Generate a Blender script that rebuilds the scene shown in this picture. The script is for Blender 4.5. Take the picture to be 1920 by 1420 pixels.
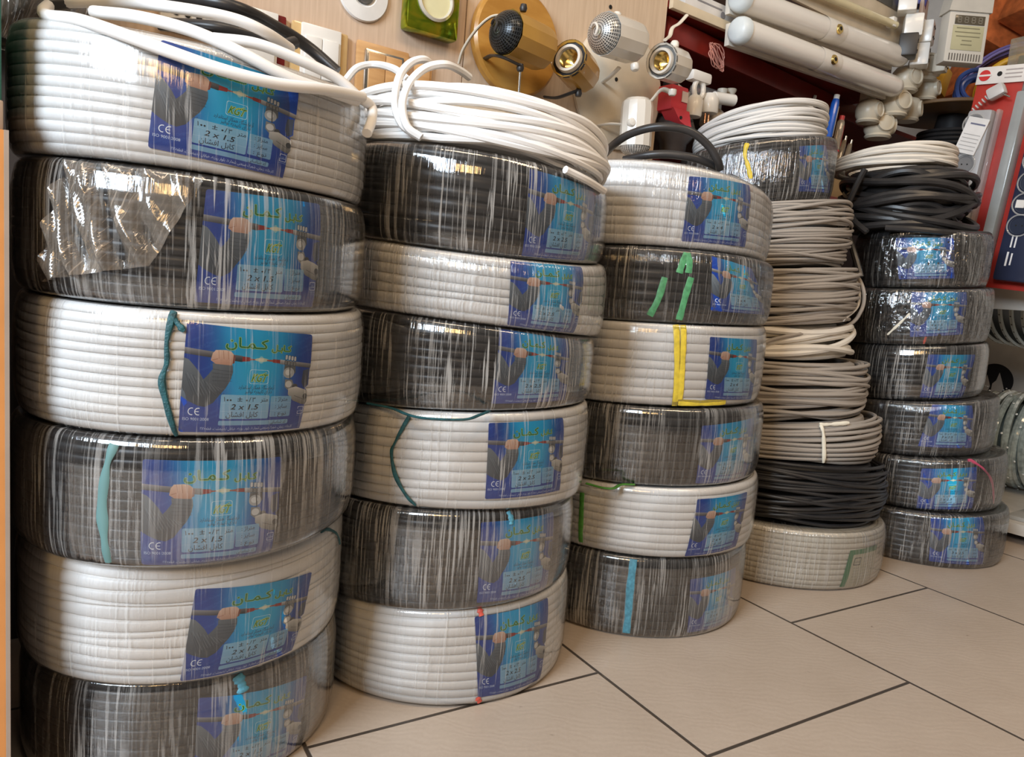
import bpy, math, random
import numpy as np
from mathutils import Vector, Matrix

for _o in list(bpy.data.objects):
    bpy.data.objects.remove(_o)
SC = bpy.context.scene
COL = SC.collection
PI = math.pi

# ------------------------------------------------------------------ camera
CAM_H = 0.637188485
PITCH, ROLL, FOCAL_PX = -0.12190535, 0.07948608, 1400.0
_cp, _sp, _cr, _sr = math.cos(PITCH), math.sin(PITCH), math.cos(ROLL), math.sin(ROLL)
_fw = Vector((0, _cp, _sp)); _up = Vector((0, -_sp, _cp)); _rt = Vector((1, 0, 0))
_r2 = _cr * _rt + _sr * _up; _u2 = -_sr * _rt + _cr * _up
cam_data = bpy.data.cameras.new('camera')
cam_data.sensor_fit = 'HORIZONTAL'; cam_data.sensor_width = 36.0
cam_data.lens = FOCAL_PX / 1920.0 * 36.0
cam_data.clip_start = 0.02; cam_data.clip_end = 60
cam = bpy.data.objects.new('camera', cam_data); COL.objects.link(cam)
cam.matrix_world = Matrix(((_r2.x, _u2.x, -_fw.x, 0), (_r2.y, _u2.y, -_fw.y, 0), (_r2.z, _u2.z, -_fw.z, CAM_H), (0, 0, 0, 1)))
SC.camera = cam

# ------------------------------------------------------------------ world, lights, exposure
SC.view_settings.view_transform = 'Standard'
SC.view_settings.look = 'None'
SC.view_settings.exposure = 0.1
SC.view_settings.gamma = 1.0
SC.view_settings.use_curve_mapping = False
SC.cycles.use_denoising = True
SC.cycles.max_bounces = 8
SC.cycles.transparent_max_bounces = 24
SC.cycles.caustics_reflective = False
SC.cycles.caustics_refractive = False
world = bpy.data.worlds.new('shop_ambience'); SC.world = world
world.use_nodes = True
_nt = world.node_tree
_bg = _nt.nodes['Background']
_tc = _nt.nodes.new('ShaderNodeTexCoord'); _sx = _nt.nodes.new('ShaderNodeSeparateXYZ')
_mr = _nt.nodes.new('ShaderNodeMapRange'); _mr.inputs[1].default_value = -0.3; _mr.inputs[2].default_value = 0.8
_cr_ = _nt.nodes.new('ShaderNodeValToRGB')
_cr_.color_ramp.elements[0].color = (0.30, 0.22, 0.16, 1); _cr_.color_ramp.elements[1].color = (0.85, 0.78, 0.70, 1)
_nt.links.new(_tc.outputs['Generated'], _sx.inputs[0]); _nt.links.new(_sx.outputs[2], _mr.inputs[0])
_nt.links.new(_mr.outputs[0], _cr_.inputs[0]); _nt.links.new(_cr_.outputs[0], _bg.inputs[0])
_bg.inputs[1].default_value = 0.27

def area_light(name, loc, target, sx, sy, power, color):
    d = bpy.data.lights.new(name, 'AREA'); d.shape = 'RECTANGLE'; d.size = sx; d.size_y = sy
    d.energy = power; d.color = color
    o = bpy.data.objects.new(name, d); COL.objects.link(o)
    o.location = loc
    o.rotation_euler = (Vector(target) - Vector(loc)).to_track_quat('-Z', 'Y').to_euler()
    return o
# daylight through the shop front behind and to the left of the camera
area_light('shop_window_light', (-1.75, -1.55, 1.95), (0.1, 1.5, 0.55), 1.45, 0.95, 150, (0.74, 0.87, 1.0))
# warm ceiling tubes of the shop
area_light('ceiling_lamp_light', (1.3, 0.15, 2.75), (1.3, 1.0, 0.0), 1.2, 0.35, 24, (1.0, 0.74, 0.48))
area_light('ceiling_lamp_light', (-0.2, 0.0, 2.75), (-0.1, 1.1, 0.0), 1.0, 0.3, 12, (1.0, 0.80, 0.58))
# unseen warm lamp behind the camera, added for golden reflections on the film
area_light('warm_reflection_light', (-0.25, -1.75, 1.75), (0.3, 1.5, 0.5), 0.55, 0.5, 16, (1.0, 0.62, 0.26))

# ------------------------------------------------------------------ wall frame: T along the display wall, N away from the camera into it
_A = math.radians(36.5)
TV = Vector((math.cos(_A), math.sin(_A), 0)); NV = Vector((-math.sin(_A), math.cos(_A), 0))
WROT = Matrix(((TV.x, NV.x, 0), (TV.y, NV.y, 0), (0, 0, 1)))
def W(t, n, z): return TV * t + NV * n + Vector((0, 0, z))

# ------------------------------------------------------------------ materials
MATS = {}
def _ntree(name):
    m = bpy.data.materials.new(name); m.use_nodes = True
    nt = m.node_tree
    return m, nt, nt.nodes['Principled BSDF'], nt.nodes['Material Output']
def node(nt, kind, **kw):
    n = nt.nodes.new('ShaderNode' + kind)
    for k, v in kw.items():
        if k.startswith('i_'):
            key = k[2:]; key = int(key) if key.isdigit() else key.replace('_', ' ')
            n.inputs[key].default_value = v
        else: setattr(n, k, v)
    return n
def mat(name, col, rough=0.5, metal=0.0, var=0.06, vscale=18.0, bump=0.0, bscale=120.0, trans=0.0, alpha=1.0, stretch=(1, 1, 1), emit=0.0, coat=0.0, ior=1.45):
    if name in MATS: return MATS[name]
    m, nt, b, out = _ntree(name)
    tc = node(nt, 'TexCoord'); mp = node(nt, 'Mapping'); mp.inputs['Scale'].default_value = stretch
    nt.links.new(tc.outputs['Object'], mp.inputs[0])
    nz = node(nt, 'TexNoise', i_Scale=vscale, i_Detail=4.0)
    nt.links.new(mp.outputs[0], nz.inputs['Vector'])
    rp = node(nt, 'ValToRGB')
    lo = [max(0, c * (1 - var * 1.6)) for c in col[:3]] + [1]; hi = [min(1, c * (1 + var)) for c in col[:3]] + [1]
    rp.color_ramp.elements[0].color = lo; rp.color_ramp.elements[1].color = hi
    rp.color_ramp.elements[0].position = 0.3; rp.color_ramp.elements[1].position = 0.7
    nt.links.new(nz.outputs[0], rp.inputs[0]); nt.links.new(rp.outputs[0], b.inputs['Base Color'])
    b.inputs['Roughness'].default_value = rough; b.inputs['Metallic'].default_value = metal
    b.inputs['IOR'].default_value = ior
    if trans: b.inputs['Transmission Weight'].default_value = trans
    if alpha < 1: b.inputs['Alpha'].default_value = alpha
    if coat: b.inputs['Coat Weight'].default_value = coat; b.inputs['Coat Roughness'].default_value = 0.06
    if emit:
        nt.links.new(rp.outputs[0], b.inputs['Emission Color']); b.inputs['Emission Strength'].default_value = emit
    if bump:
        n2 = node(nt, 'TexNoise', i_Scale=bscale, i_Detail=3.0); nt.links.new(mp.outputs[0], n2.inputs['Vector'])
        bp = node(nt, 'Bump', i_Strength=bump, i_Distance=0.002); nt.links.new(n2.outputs[0], bp.inputs['Height'])
        nt.links.new(bp.outputs[0], b.inputs['Normal'])
    MATS[name] = m
    return m

def wood(name, dark, light, grain=(3, 3, 40), rough=0.45, scale=6.0):
    if name in MATS: return MATS[name]
    m, nt, b, out = _ntree(name)
    tc = node(nt, 'TexCoord'); mp = node(nt, 'Mapping'); mp.inputs['Scale'].default_value = grain
    nt.links.new(tc.outputs['Object'], mp.inputs[0])
    n1 = node(nt, 'TexNoise', i_Scale=scale, i_Detail=6.0, i_Distortion=0.4); nt.links.new(mp.outputs[0], n1.inputs['Vector'])
    rp = node(nt, 'ValToRGB'); rp.color_ramp.elements[0].color = (*dark, 1); rp.color_ramp.elements[1].color = (*light, 1)
    rp.color_ramp.elements[0].position = 0.34; rp.color_ramp.elements[1].position = 0.66
    nt.links.new(n1.outputs[0], rp.inputs[0]); nt.links.new(rp.outputs[0], b.inputs['Base Color'])
    b.inputs['Roughness'].default_value = rough
    MATS[name] = m
    return m

def film(name, streak=0.5, haze=0.05, crumple=0.0, tint=(0.66, 0.64, 0.61), gloss=1.0, lo=0.56):
    """stretch wrap: clear film whose stretch folds run across the winding"""
    if name in MATS: return MATS[name]
    m, nt, b, out = _ntree(name); nt.nodes.remove(b)
    L = nt.links.new
    uv = node(nt, 'UVMap'); oi = node(nt, 'ObjectInfo')
    def streaks(sx, sy, rot, lo, hi, dist=0.0, wadd=0.0):
        mp = node(nt, 'Mapping'); mp.inputs['Scale'].default_value = (sx, sy, 1); mp.inputs['Rotation'].default_value = (0, 0, rot)
        L(uv.outputs[0], mp.inputs[0])
        w = node(nt, 'Math', operation='MULTIPLY_ADD'); L(oi.outputs['Random'], w.inputs[0]); w.inputs[1].default_value = 37.0; w.inputs[2].default_value = wadd
        nz = node(nt, 'TexNoise', noise_dimensions='4D', i_Scale=1.0, i_Detail=3.0, i_Roughness=0.55, i_Distortion=dist)
        L(mp.outputs[0], nz.inputs['Vector']); L(w.outputs[0], nz.inputs['W'])
        mr = node(nt, 'MapRange', interpolation_type='SMOOTHSTEP'); mr.inputs[1].default_value = lo; mr.inputs[2].default_value = hi
        L(nz.outputs[0], mr.inputs[0])
        return nz.outputs[0], mr.outputs[0]
    n1, s1 = streaks(300, 8, 0.05, lo, lo + 0.085, 0.3, 1.0)
    n2, s2 = streaks(190, 11, -0.14, lo + 0.03, lo + 0.11, 0.5, 7.0)
    n3, dens = streaks(14, 5, 0.0, 0.36, 0.66, 0.6, 3.0)
    n4, broad = streaks(60, 4, 0.05, 0.50, 0.75, 0.6, 11.0)
    def mth(op, a, c):
        n = node(nt, 'Math', operation=op)
        for q, x in enumerate((a, c)):
            if isinstance(x, (int, float)): n.inputs[q].default_value = x
            else: L(x, n.inputs[q])
        return n.outputs[0]
    dd = node(nt, 'Math', operation='MULTIPLY_ADD'); L(dens, dd.inputs[0]); dd.inputs[1].default_value = 0.85; dd.inputs[2].default_value = 0.15
    s = mth('MULTIPLY', mth('MAXIMUM', s1, mth('MULTIPLY', s2, 0.8)), dd.outputs[0])
    a = mth('ADD', mth('MULTIPLY', s, streak), mth('MULTIPLY', mth('MULTIPLY', broad, dd.outputs[0]), haze * 2.2))
    a = mth('MINIMUM', mth('ADD', a, haze), 0.9)
    h = mth('ADD', mth('MULTIPLY', n1, 1.0), mth('MULTIPLY', n2, 0.6))
    h = mth('ADD', h, mth('MULTIPLY', n4, 1.2))
    if crumple:
        mp = node(nt, 'Mapping'); mp.inputs['Scale'].default_value = (42, 22, 1); mp.inputs['Rotation'].default_value = (0, 0, 0.5); L(uv.outputs[0], mp.inputs[0])
        vo = node(nt, 'TexVoronoi', i_Scale=1.0, feature='F1'); L(mp.outputs[0], vo.inputs['Vector'])
        nz = node(nt, 'TexNoise', i_Scale=0.9, i_Detail=3.0, i_Distortion=1.6); L(mp.outputs[0], nz.inputs['Vector'])
        h = mth('ADD', h, mth('MULTIPLY', mth('ADD', vo.outputs[0], nz.outputs[0]), crumple * 3.0))
    bp = node(nt, 'Bump', i_Strength=0.6 if not crumple else 0.9, i_Distance=0.0007 if not crumple else 0.0024); L(h, bp.inputs['Height'])
    tr = node(nt, 'BsdfTransparent'); tr.inputs[0].default_value = (0.97, 0.97, 0.97, 1)
    df = node(nt, 'BsdfDiffuse'); df.inputs[0].default_value = (*tint, 1); L(bp.outputs[0], df.inputs['Normal'])
    mx = node(nt, 'MixShader'); L(a, mx.inputs[0]); L(tr.outputs[0], mx.inputs[1]); L(df.outputs[0], mx.inputs[2])
    gl = node(nt, 'BsdfGlossy'); gl.inputs['Roughness'].default_value = 0.07; L(bp.outputs[0], gl.inputs['Normal'])
    fr = node(nt, 'Fresnel', i_IOR=1.5); L(bp.outputs[0], fr.inputs['Normal'])
    f2 = mth('MINIMUM', mth('MULTIPLY', fr.outputs[0], 2.2 * gloss), 0.6)
    m2 = node(nt, 'MixShader'); L(f2, m2.inputs[0]); L(mx.outputs[0], m2.inputs[1]); L(gl.outputs[0], m2.inputs[2])
    L(m2.outputs[0], out.inputs['Surface'])
    MATS[name] = m
    return m

# ------------------------------------------------------------------ mesh helpers
class MB:
    """collects shapes, then builds ONE mesh object"""
    def __init__(s): s.v = []; s.f = []; s.mi = []; s.uv = None
    def add(s, verts, faces, mi=0):
        o = len(s.v); s.v += [tuple(p) for p in verts]; s.f += [tuple(i + o for i in f) for f in faces]; s.mi += [mi] * len(faces); return s
    def box(s, c, d, M=None, mi=0, bev=0.0):
        cx, cy, cz = c; x, y, z = d[0] / 2, d[1] / 2, d[2] / 2
        if bev <= 0:
            P = [(cx + a * x, cy + b * y, cz + e * z) for a in (-1, 1) for b in (-1, 1) for e in (-1, 1)]
            F = [(0, 1, 3, 2), (4, 6, 7, 5), (0, 4, 5, 1), (2, 3, 7, 6), (0, 2, 6, 4), (1, 5, 7, 3)]
        else:
            bm_ = bpy.data.meshes.new('tmp'); import bmesh
            bm = bmesh.new(); bmesh.ops.create_cube(bm, size=1.0)
            for v in bm.verts: v.co = Vector((cx + v.co.x * d[0], cy + v.co.y * d[1], cz + v.co.z * d[2]))
            bmesh.ops.bevel(bm, geom=bm.edges[:], offset=min(bev, min(d) * 0.48), segments=2, affect='EDGES', profile=0.6)
            bm.verts.index_update(); P = [v.co[:] for v in bm.verts]; F = [[v.index for v in f.verts] for f in bm.faces]
            bm.free(); bpy.data.meshes.remove(bm_)
        if M is not None: P = [M @ Vector(p) for p in P]
        return s.add(P, F, mi)
    def lathe(s, prof, M=None, seg=24, mi=0, closed_ends=True):
        """prof: (radius, height) pairs about local z"""
        P = []; F = []
        for r, z in prof:
            for k in range(seg):
                a = 2 * PI * k / seg; P.append((r * math.cos(a), r * math.sin(a), z))
        n = len(prof)
        for i in range(n - 1):
            for k in range(seg):
                k2 = (k + 1) % seg; F.append((i * seg + k, i * seg + k2, (i + 1) * seg + k2, (i + 1) * seg + k))
        if closed_ends:
            if prof[0][0] > 1e-6: F.append(tuple(range(seg))[::-1])
            if prof[-1][0] > 1e-6: F.append(tuple((n - 1) * seg + k for k in range(seg)))
        if M is not None: P = [M @ Vector(p) for p in P]
        return s.add(P, F, mi)
    def tube(s, pts, rad, sides=8, closed=False, mi=0, flat=1.0, up=None):
        pts = [Vector(p) for p in pts]; n = len(pts); P = []; F = []
        prev = None
        for i, p in enumerate(pts):
            a = pts[(i - 1) % n] if (closed or i > 0) else pts[0]; b = pts[(i + 1) % n] if (closed or i < n - 1) else pts[-1]
            t = (b - a); t = t.normalized() if t.length > 1e-9 else Vector((1, 0, 0))
            ref = up[i] if up is not None else (prev if prev is not None else Vector((0.03, 0.05, 1)))
            u = ref - t * ref.dot(t)
            if u.length < 1e-6: u = t.orthogonal()
            u.normalize(); w = t.cross(u); prev = u
            r = rad[i] if isinstance(rad, (list, tuple)) else rad
            for k in range(sides):
                g = 2 * PI * k / sides; P.append(p + u * (math.sin(g) * r * flat) + w * (math.cos(g) * r))
        for i in range(n if closed else n - 1):
            j = (i + 1) % n
            for k in range(sides):
                k2 = (k + 1) % sides; F.append((i * sides + k, i * sides + k2, j * sides + k2, j * sides + k))
        if not closed:
            F.append(tuple(range(sides))[::-1]); F.append(tuple((n - 1) * sides + k for k in range(sides)))
        return s.add(P, F, mi)
    def prism(s, poly, y0, y1, M=None, mi=0):
        """poly in local (x, z), extruded along y"""
        n = len(poly); P = [(x, y0, z) for x, z in poly] + [(x, y1, z) for x, z in poly]
        F = [tuple(range(n)), tuple(range(n, 2 * n))[::-1]] + [(i, (i + 1) % n + 0, (i + 1) % n + n, i + n) for i in range(n)]
        F[2:] = [(i + n, (i + 1) % n + n, (i + 1) % n, i) for i in range(n)]
        if M is not None: P = [M @ Vector(p) for p in P]
        return s.add(P, F, mi)
    def build(s, name, mats, parent=None, smooth=True, loc=None, rot=None, auto=40):
        me = bpy.data.meshes.new(name); me.from_pydata(s.v, [], s.f)
        mats = mats if isinstance(mats, (list, tuple)) else [mats]
        for m in mats: me.materials.append(m)
        if len(mats) > 1: me.polygons.foreach_set('material_index', s.mi)
        me.update()
        return link(name, me, parent, smooth, loc, rot, auto)
def link(name, me, parent=None, smooth=True, loc=None, rot=None, auto=None):
    if smooth:
        me.polygons.foreach_set('use_smooth', [True] * len(me.polygons))
        if auto is not None: me.set_sharp_from_angle(angle=math.radians(auto))
    o = bpy.data.objects.new(name, me); COL.objects.link(o)
    if parent is not None: o.parent = parent
    if loc is not None: o.location = loc
    if rot is not None: o.rotation_euler = rot
    return o
def tag(o, label=None, cat=None, group=None, kind=None):
    if label: o['label'] = label
    if cat: o['category'] = cat
    if group: o['group'] = group
    if kind: o['kind'] = kind
    return o
def empty(name, loc, label=None, cat=None, group=None, wall=False, rz=0.0):
    o = bpy.data.objects.new(name, None); o.empty_display_size = 0.03; COL.objects.link(o)
    o.location = loc; o.rotation_euler = (0, 0, (_A if wall else 0) + rz)
    return tag(o, label, cat, group)
def at(loc, axis=(0, 0, 1), roll=0.0):
    """matrix placing local z along axis"""
    q = Vector(axis).normalized().to_track_quat('Z', 'Y')
    return Matrix.Translation(Vector(loc)) @ q.to_matrix().to_4x4() @ Matrix.Rotation(roll, 4, 'Z')
def spline(pts, n=8, closed=False):
    pts = [Vector(p) for p in pts]; m = len(pts); out = []
    rng = range(m if closed else m - 1)
    for i in rng:
        p1, p2 = pts[i], pts[(i + 1) % m]
        p0 = pts[(i - 1) % m] if (closed or i > 0) else p1 * 2 - p2
        p3 = pts[(i + 2) % m] if (closed or i < m - 2) else p2 * 2 - p1
        for k in range(n):
            t = k / n
            out.append(0.5 * ((2 * p1) + (p2 - p0) * t + (2 * p0 - 5 * p1 + 4 * p2 - p3) * t * t + (3 * p1 - p0 - 3 * p2 + p3) * t ** 3))
    if not closed: out.append(pts[-1])
    return out
def grid_mesh(name, P, mats, parent=None, uv=None, wrap_u=False, wrap_v=False, smooth=True):
    """P: (nu, nv, 3) array of positions -> quad grid"""
    nu, nv = P.shape[:2]
    iu = np.arange(nu if wrap_u else nu - 1); iv = np.arange(nv if wrap_v else nv - 1)
    a, b = np.meshgrid(iu, iv, indexing='ij'); a2 = (a + 1) % nu; b2 = (b + 1) % nv
    q = np.stack([a * nv + b, a2 * nv + b, a2 * nv + b2, a * nv + b2], -1).reshape(-1, 4)
    me = bpy.data.meshes.new(name)
    me.vertices.add(nu * nv); me.vertices.foreach_set('co', P.reshape(-1).astype(np.float32))
    me.loops.add(q.size); me.loops.foreach_set('vertex_index', q.reshape(-1).astype(np.int32))
    me.polygons.add(len(q)); me.polygons.foreach_set('loop_start', np.arange(0, q.size, 4, dtype=np.int32))
    me.polygons.foreach_set('loop_total', np.full(len(q), 4, dtype=np.int32))
    if uv is not None:
        ul = me.uv_layers.new(name='UVMap'); ul.data.foreach_set('uv', uv.reshape(-1, 2)[q.reshape(-1)].reshape(-1).astype(np.float32))
    for m in (mats if isinstance(mats, (list, tuple)) else [mats]): me.materials.append(m)
    me.update(calc_edges=True); me.validate()
    return link(name, me, parent, smooth)

# ------------------------------------------------------------------ printed paper labels, drawn here as images
_FORM = {'ا': 'FE8D FE8E', 'ب': 'FE8F FE90 FE91 FE92', 'ت': 'FE95 FE96 FE97 FE98', 'ج': 'FE9D FE9E FE9F FEA0', 'خ': 'FEA5 FEA6 FEA7 FEA8',
 'د': 'FEA9 FEAA', 'ر': 'FEAD FEAE', 'ز': 'FEAF FEB0', 'ژ': 'FB8A FB8B', 'س': 'FEB1 FEB2 FEB3 FEB4', 'ش': 'FEB5 FEB6 FEB7 FEB8', 'ص': 'FEB9 FEBA FEBB FEBC',
 'ط': 'FEC1 FEC2 FEC3 FEC4', 'ع': 'FEC9 FECA FECB FECC', 'ف': 'FED1 FED2 FED3 FED4', 'ق': 'FED5 FED6 FED7 FED8', 'ک': 'FB8E FB8F FB90 FB91', 'گ': 'FB92 FB93 FB94 FB95',
 'ل': 'FEDD FEDE FEDF FEE0', 'م': 'FEE1 FEE2 FEE3 FEE4', 'ن': 'FEE5 FEE6 FEE7 FEE8', 'ه': 'FEE9 FEEA FEEB FEEC', 'و': 'FEED FEEE', 'ی': 'FBFC FBFD FBFE FBFF', 'آ': 'FE81 FE82'}
_FORM = {k: [chr(int(x, 16)) for x in v.split()] for k, v in _FORM.items()}
def persian(t):
    """shape joined letters and put them in visual (left to right) order"""
    out = []
    for i, c in enumerate(t):
        if c not in _FORM: out.append(c); continue
        f = _FORM[c]
        pj = i > 0 and ((t[i - 1] in _FORM and len(_FORM[t[i - 1]]) == 4) or t[i - 1] == 'ـ')
        nj = i < len(t) - 1 and (t[i + 1] in _FORM or t[i + 1] == 'ـ') and len(f) == 4
        out.append(f[3] if pj and nj else f[1] if pj else f[2] if nj else f[0])
    return ''.join(reversed(out))
_TXT = {}
def text_tris(s):
    if s in _TXT: return _TXT[s]
    cu = bpy.data.curves.new('lettering', 'FONT'); cu.body = s; cu.resolution_u = 3
    o = bpy.data.objects.new('lettering', cu); COL.objects.link(o)
    bpy.context.view_layer.update()
    ev = o.evaluated_get(bpy.context.evaluated_depsgraph_get()); me = ev.to_mesh()
    me.calc_loop_triangles()
    co = np.array([v.co[:2] for v in me.vertices]).reshape(-1, 2)
    tr = np.array([t.vertices[:] for t in me.loop_triangles]).reshape(-1, 3)
    T = co[tr] if len(tr) else np.zeros((0, 3, 2))
    ev.to_mesh_clear(); bpy.data.objects.remove(o); bpy.data.curves.remove(cu)
    _TXT[s] = T
    return T
class Canvas:
    def __init__(s, w, h, col): s.w, s.h = w, h; s.a = np.ones((h, w, 3)) * np.array(col, float); s.alpha = np.ones((h, w)); s.Y, s.X = np.mgrid[0:h, 0:w] + 0.5
    def copy(s):
        c = Canvas(1, 1, (0, 0, 0)); c.w, c.h, c.a, c.alpha, c.X, c.Y = s.w, s.h, s.a.copy(), s.alpha.copy(), s.X, s.Y; return c
    def polymask(s, pts):
        p = np.array(pts, float) * (s.w, s.h); x0, y0 = np.maximum(np.floor(p.min(0)).astype(int), 0); x1, y1 = np.minimum(np.ceil(p.max(0)).astype(int), (s.w, s.h))
        m = np.zeros((s.h, s.w), bool)
        if x1 <= x0 or y1 <= y0: return m
        X = s.X[y0:y1, x0:x1]; Y = s.Y[y0:y1, x0:x1]; k = np.zeros(X.shape, bool)
        for (ax, ay), (bx, by) in zip(p, np.roll(p, -1, 0)):
            if ay == by: continue
            c = ((ay > Y) != (by > Y)) & (X < (bx - ax) * (Y - ay) / (by - ay) + ax); k ^= c
        m[y0:y1, x0:x1] = k; return m
    def paint(s, m, col, al=1.0):
        c = np.array(col, float)
        if callable(al): al = al(s.X / s.w, s.Y / s.h)[m][:, None]
        s.a[m] = s.a[m] * (1 - al) + c * al
    def poly(s, pts, col, al=1.0): s.paint(s.polymask(pts), col, al)
    def shade(s, pts, c0, c1, d=(0, 1)):
        m = s.polymask(pts); p = np.array(pts); q = (s.X / s.w * d[0] + s.Y / s.h * d[1])[m]; pr = p @ np.array(d)
        t = np.clip((q - pr.min()) / (np.ptp(pr) + 1e-9), 0, 1)[:, None]; s.a[m] = np.array(c0) * (1 - t) + np.array(c1) * t
    def ell(s, cx, cy, rx, ry, col, al=1.0): s.paint(((s.X / s.w - cx) / rx) ** 2 + ((s.Y / s.h - cy) / ry) ** 2 < 1, col, al)
    def rrect(s, x0, y0, x1, y1, r, col, al=1.0, line=0):
        def m(e):
            qx = np.maximum(np.abs(s.X - (x0 + x1) / 2 * s.w) - (x1 - x0) / 2 * s.w + r + e, 0); qy = np.maximum(np.abs(s.Y - (y0 + y1) / 2 * s.h) - (y1 - y0) / 2 * s.h + r + e, 0)
            return np.hypot(qx, qy) < r
        k = m(0)
        if line: k &= ~m(line)
        s.paint(k, col, al)
    def line(s, x0, y0, x1, y1, wd, col, al=1.0):
        dx, dy = (x1 - x0) * s.w, (y1 - y0) * s.h; l = math.hypot(dx, dy) + 1e-9; nx, ny = -dy / l * wd / 2 / s.w, dx / l * wd / 2 / s.h
        s.poly([(x0 + nx, y0 + ny), (x1 + nx, y1 + ny), (x1 - nx, y1 - ny), (x0 - nx, y0 - ny)], col, al)
    def textmask(s, t, x0, x1, yb, hgt=None, slant=0.0, rot=0.0):
        """text fitted between x0 and x1 on the baseline yb (fractions)"""
        T = text_tris(t)
        m = np.zeros((s.h, s.w), bool)
        if not len(T): return m
        mn, mx = T.reshape(-1, 2).min(0), T.reshape(-1, 2).max(0)
        kx = (x1 - x0) * s.w / (mx[0] - mn[0]); ky = hgt * s.h / 0.72 if hgt else kx
        P = T.copy(); P[..., 0] = (T[..., 0] - mn[0]) * kx + T[..., 1] * slant * ky; P[..., 1] = -T[..., 1] * ky
        if rot: c, d = math.cos(rot), math.sin(rot); P = np.stack([P[..., 0] * c - P[..., 1] * d, P[..., 0] * d + P[..., 1] * c], -1)
        P += (x0 * s.w, yb * s.h)
        for tri in P:
            a0, b0 = np.floor(tri.min(0)).astype(int); a1, b1 = np.ceil(tri.max(0)).astype(int)
            a0, b0, a1, b1 = max(a0, 0), max(b0, 0), min(a1, s.w), min(b1, s.h)
            if a1 <= a0 or b1 <= b0: continue
            X = s.X[b0:b1, a0:a1]; Y = s.Y[b0:b1, a0:a1]
            (ax, ay), (bx, by), (cx, cy) = tri
            e1 = (bx - ax) * (Y - ay) - (by - ay) * (X - ax); e2 = (cx - bx) * (Y - by) - (cy - by) * (X - bx); e3 = (ax - cx) * (Y - cy) - (ay - cy) * (X - cx)
            m[b0:b1, a0:a1] |= ((e1 >= 0) & (e2 >= 0) & (e3 >= 0)) | ((e1 <= 0) & (e2 <= 0) & (e3 <= 0))
        return m
    def text(s, t, x0, x1, yb, col, hgt=None, al=1.0, **k): s.paint(s.textmask(t, x0, x1, yb, hgt, **k), col, al)
    def image(s, name, ss=2):
        a = (s.a / 255.0).reshape(s.h // ss, ss, s.w // ss, ss, 3).mean((1, 3)); al = s.alpha.reshape(s.h // ss, ss, s.w // ss, ss).mean((1, 3))
        px = np.ones((s.h // ss, s.w // ss, 4), np.float32); px[..., :3] = np.clip(a, 0, 1); px[..., 3] = al
        im = bpy.data.images.new(name, s.w // ss, s.h // ss, alpha=True); im.pixels.foreach_set(px[::-1].reshape(-1)); im.update(); im.pack()
        return im
def grow(m, k):
    o = m.copy()
    for dx in range(-k, k + 1):
        for dy in range(-k, k + 1):
            if dx * dx + dy * dy <= k * k: o |= np.roll(np.roll(m, dx, 1), dy, 0)
    return o

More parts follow.
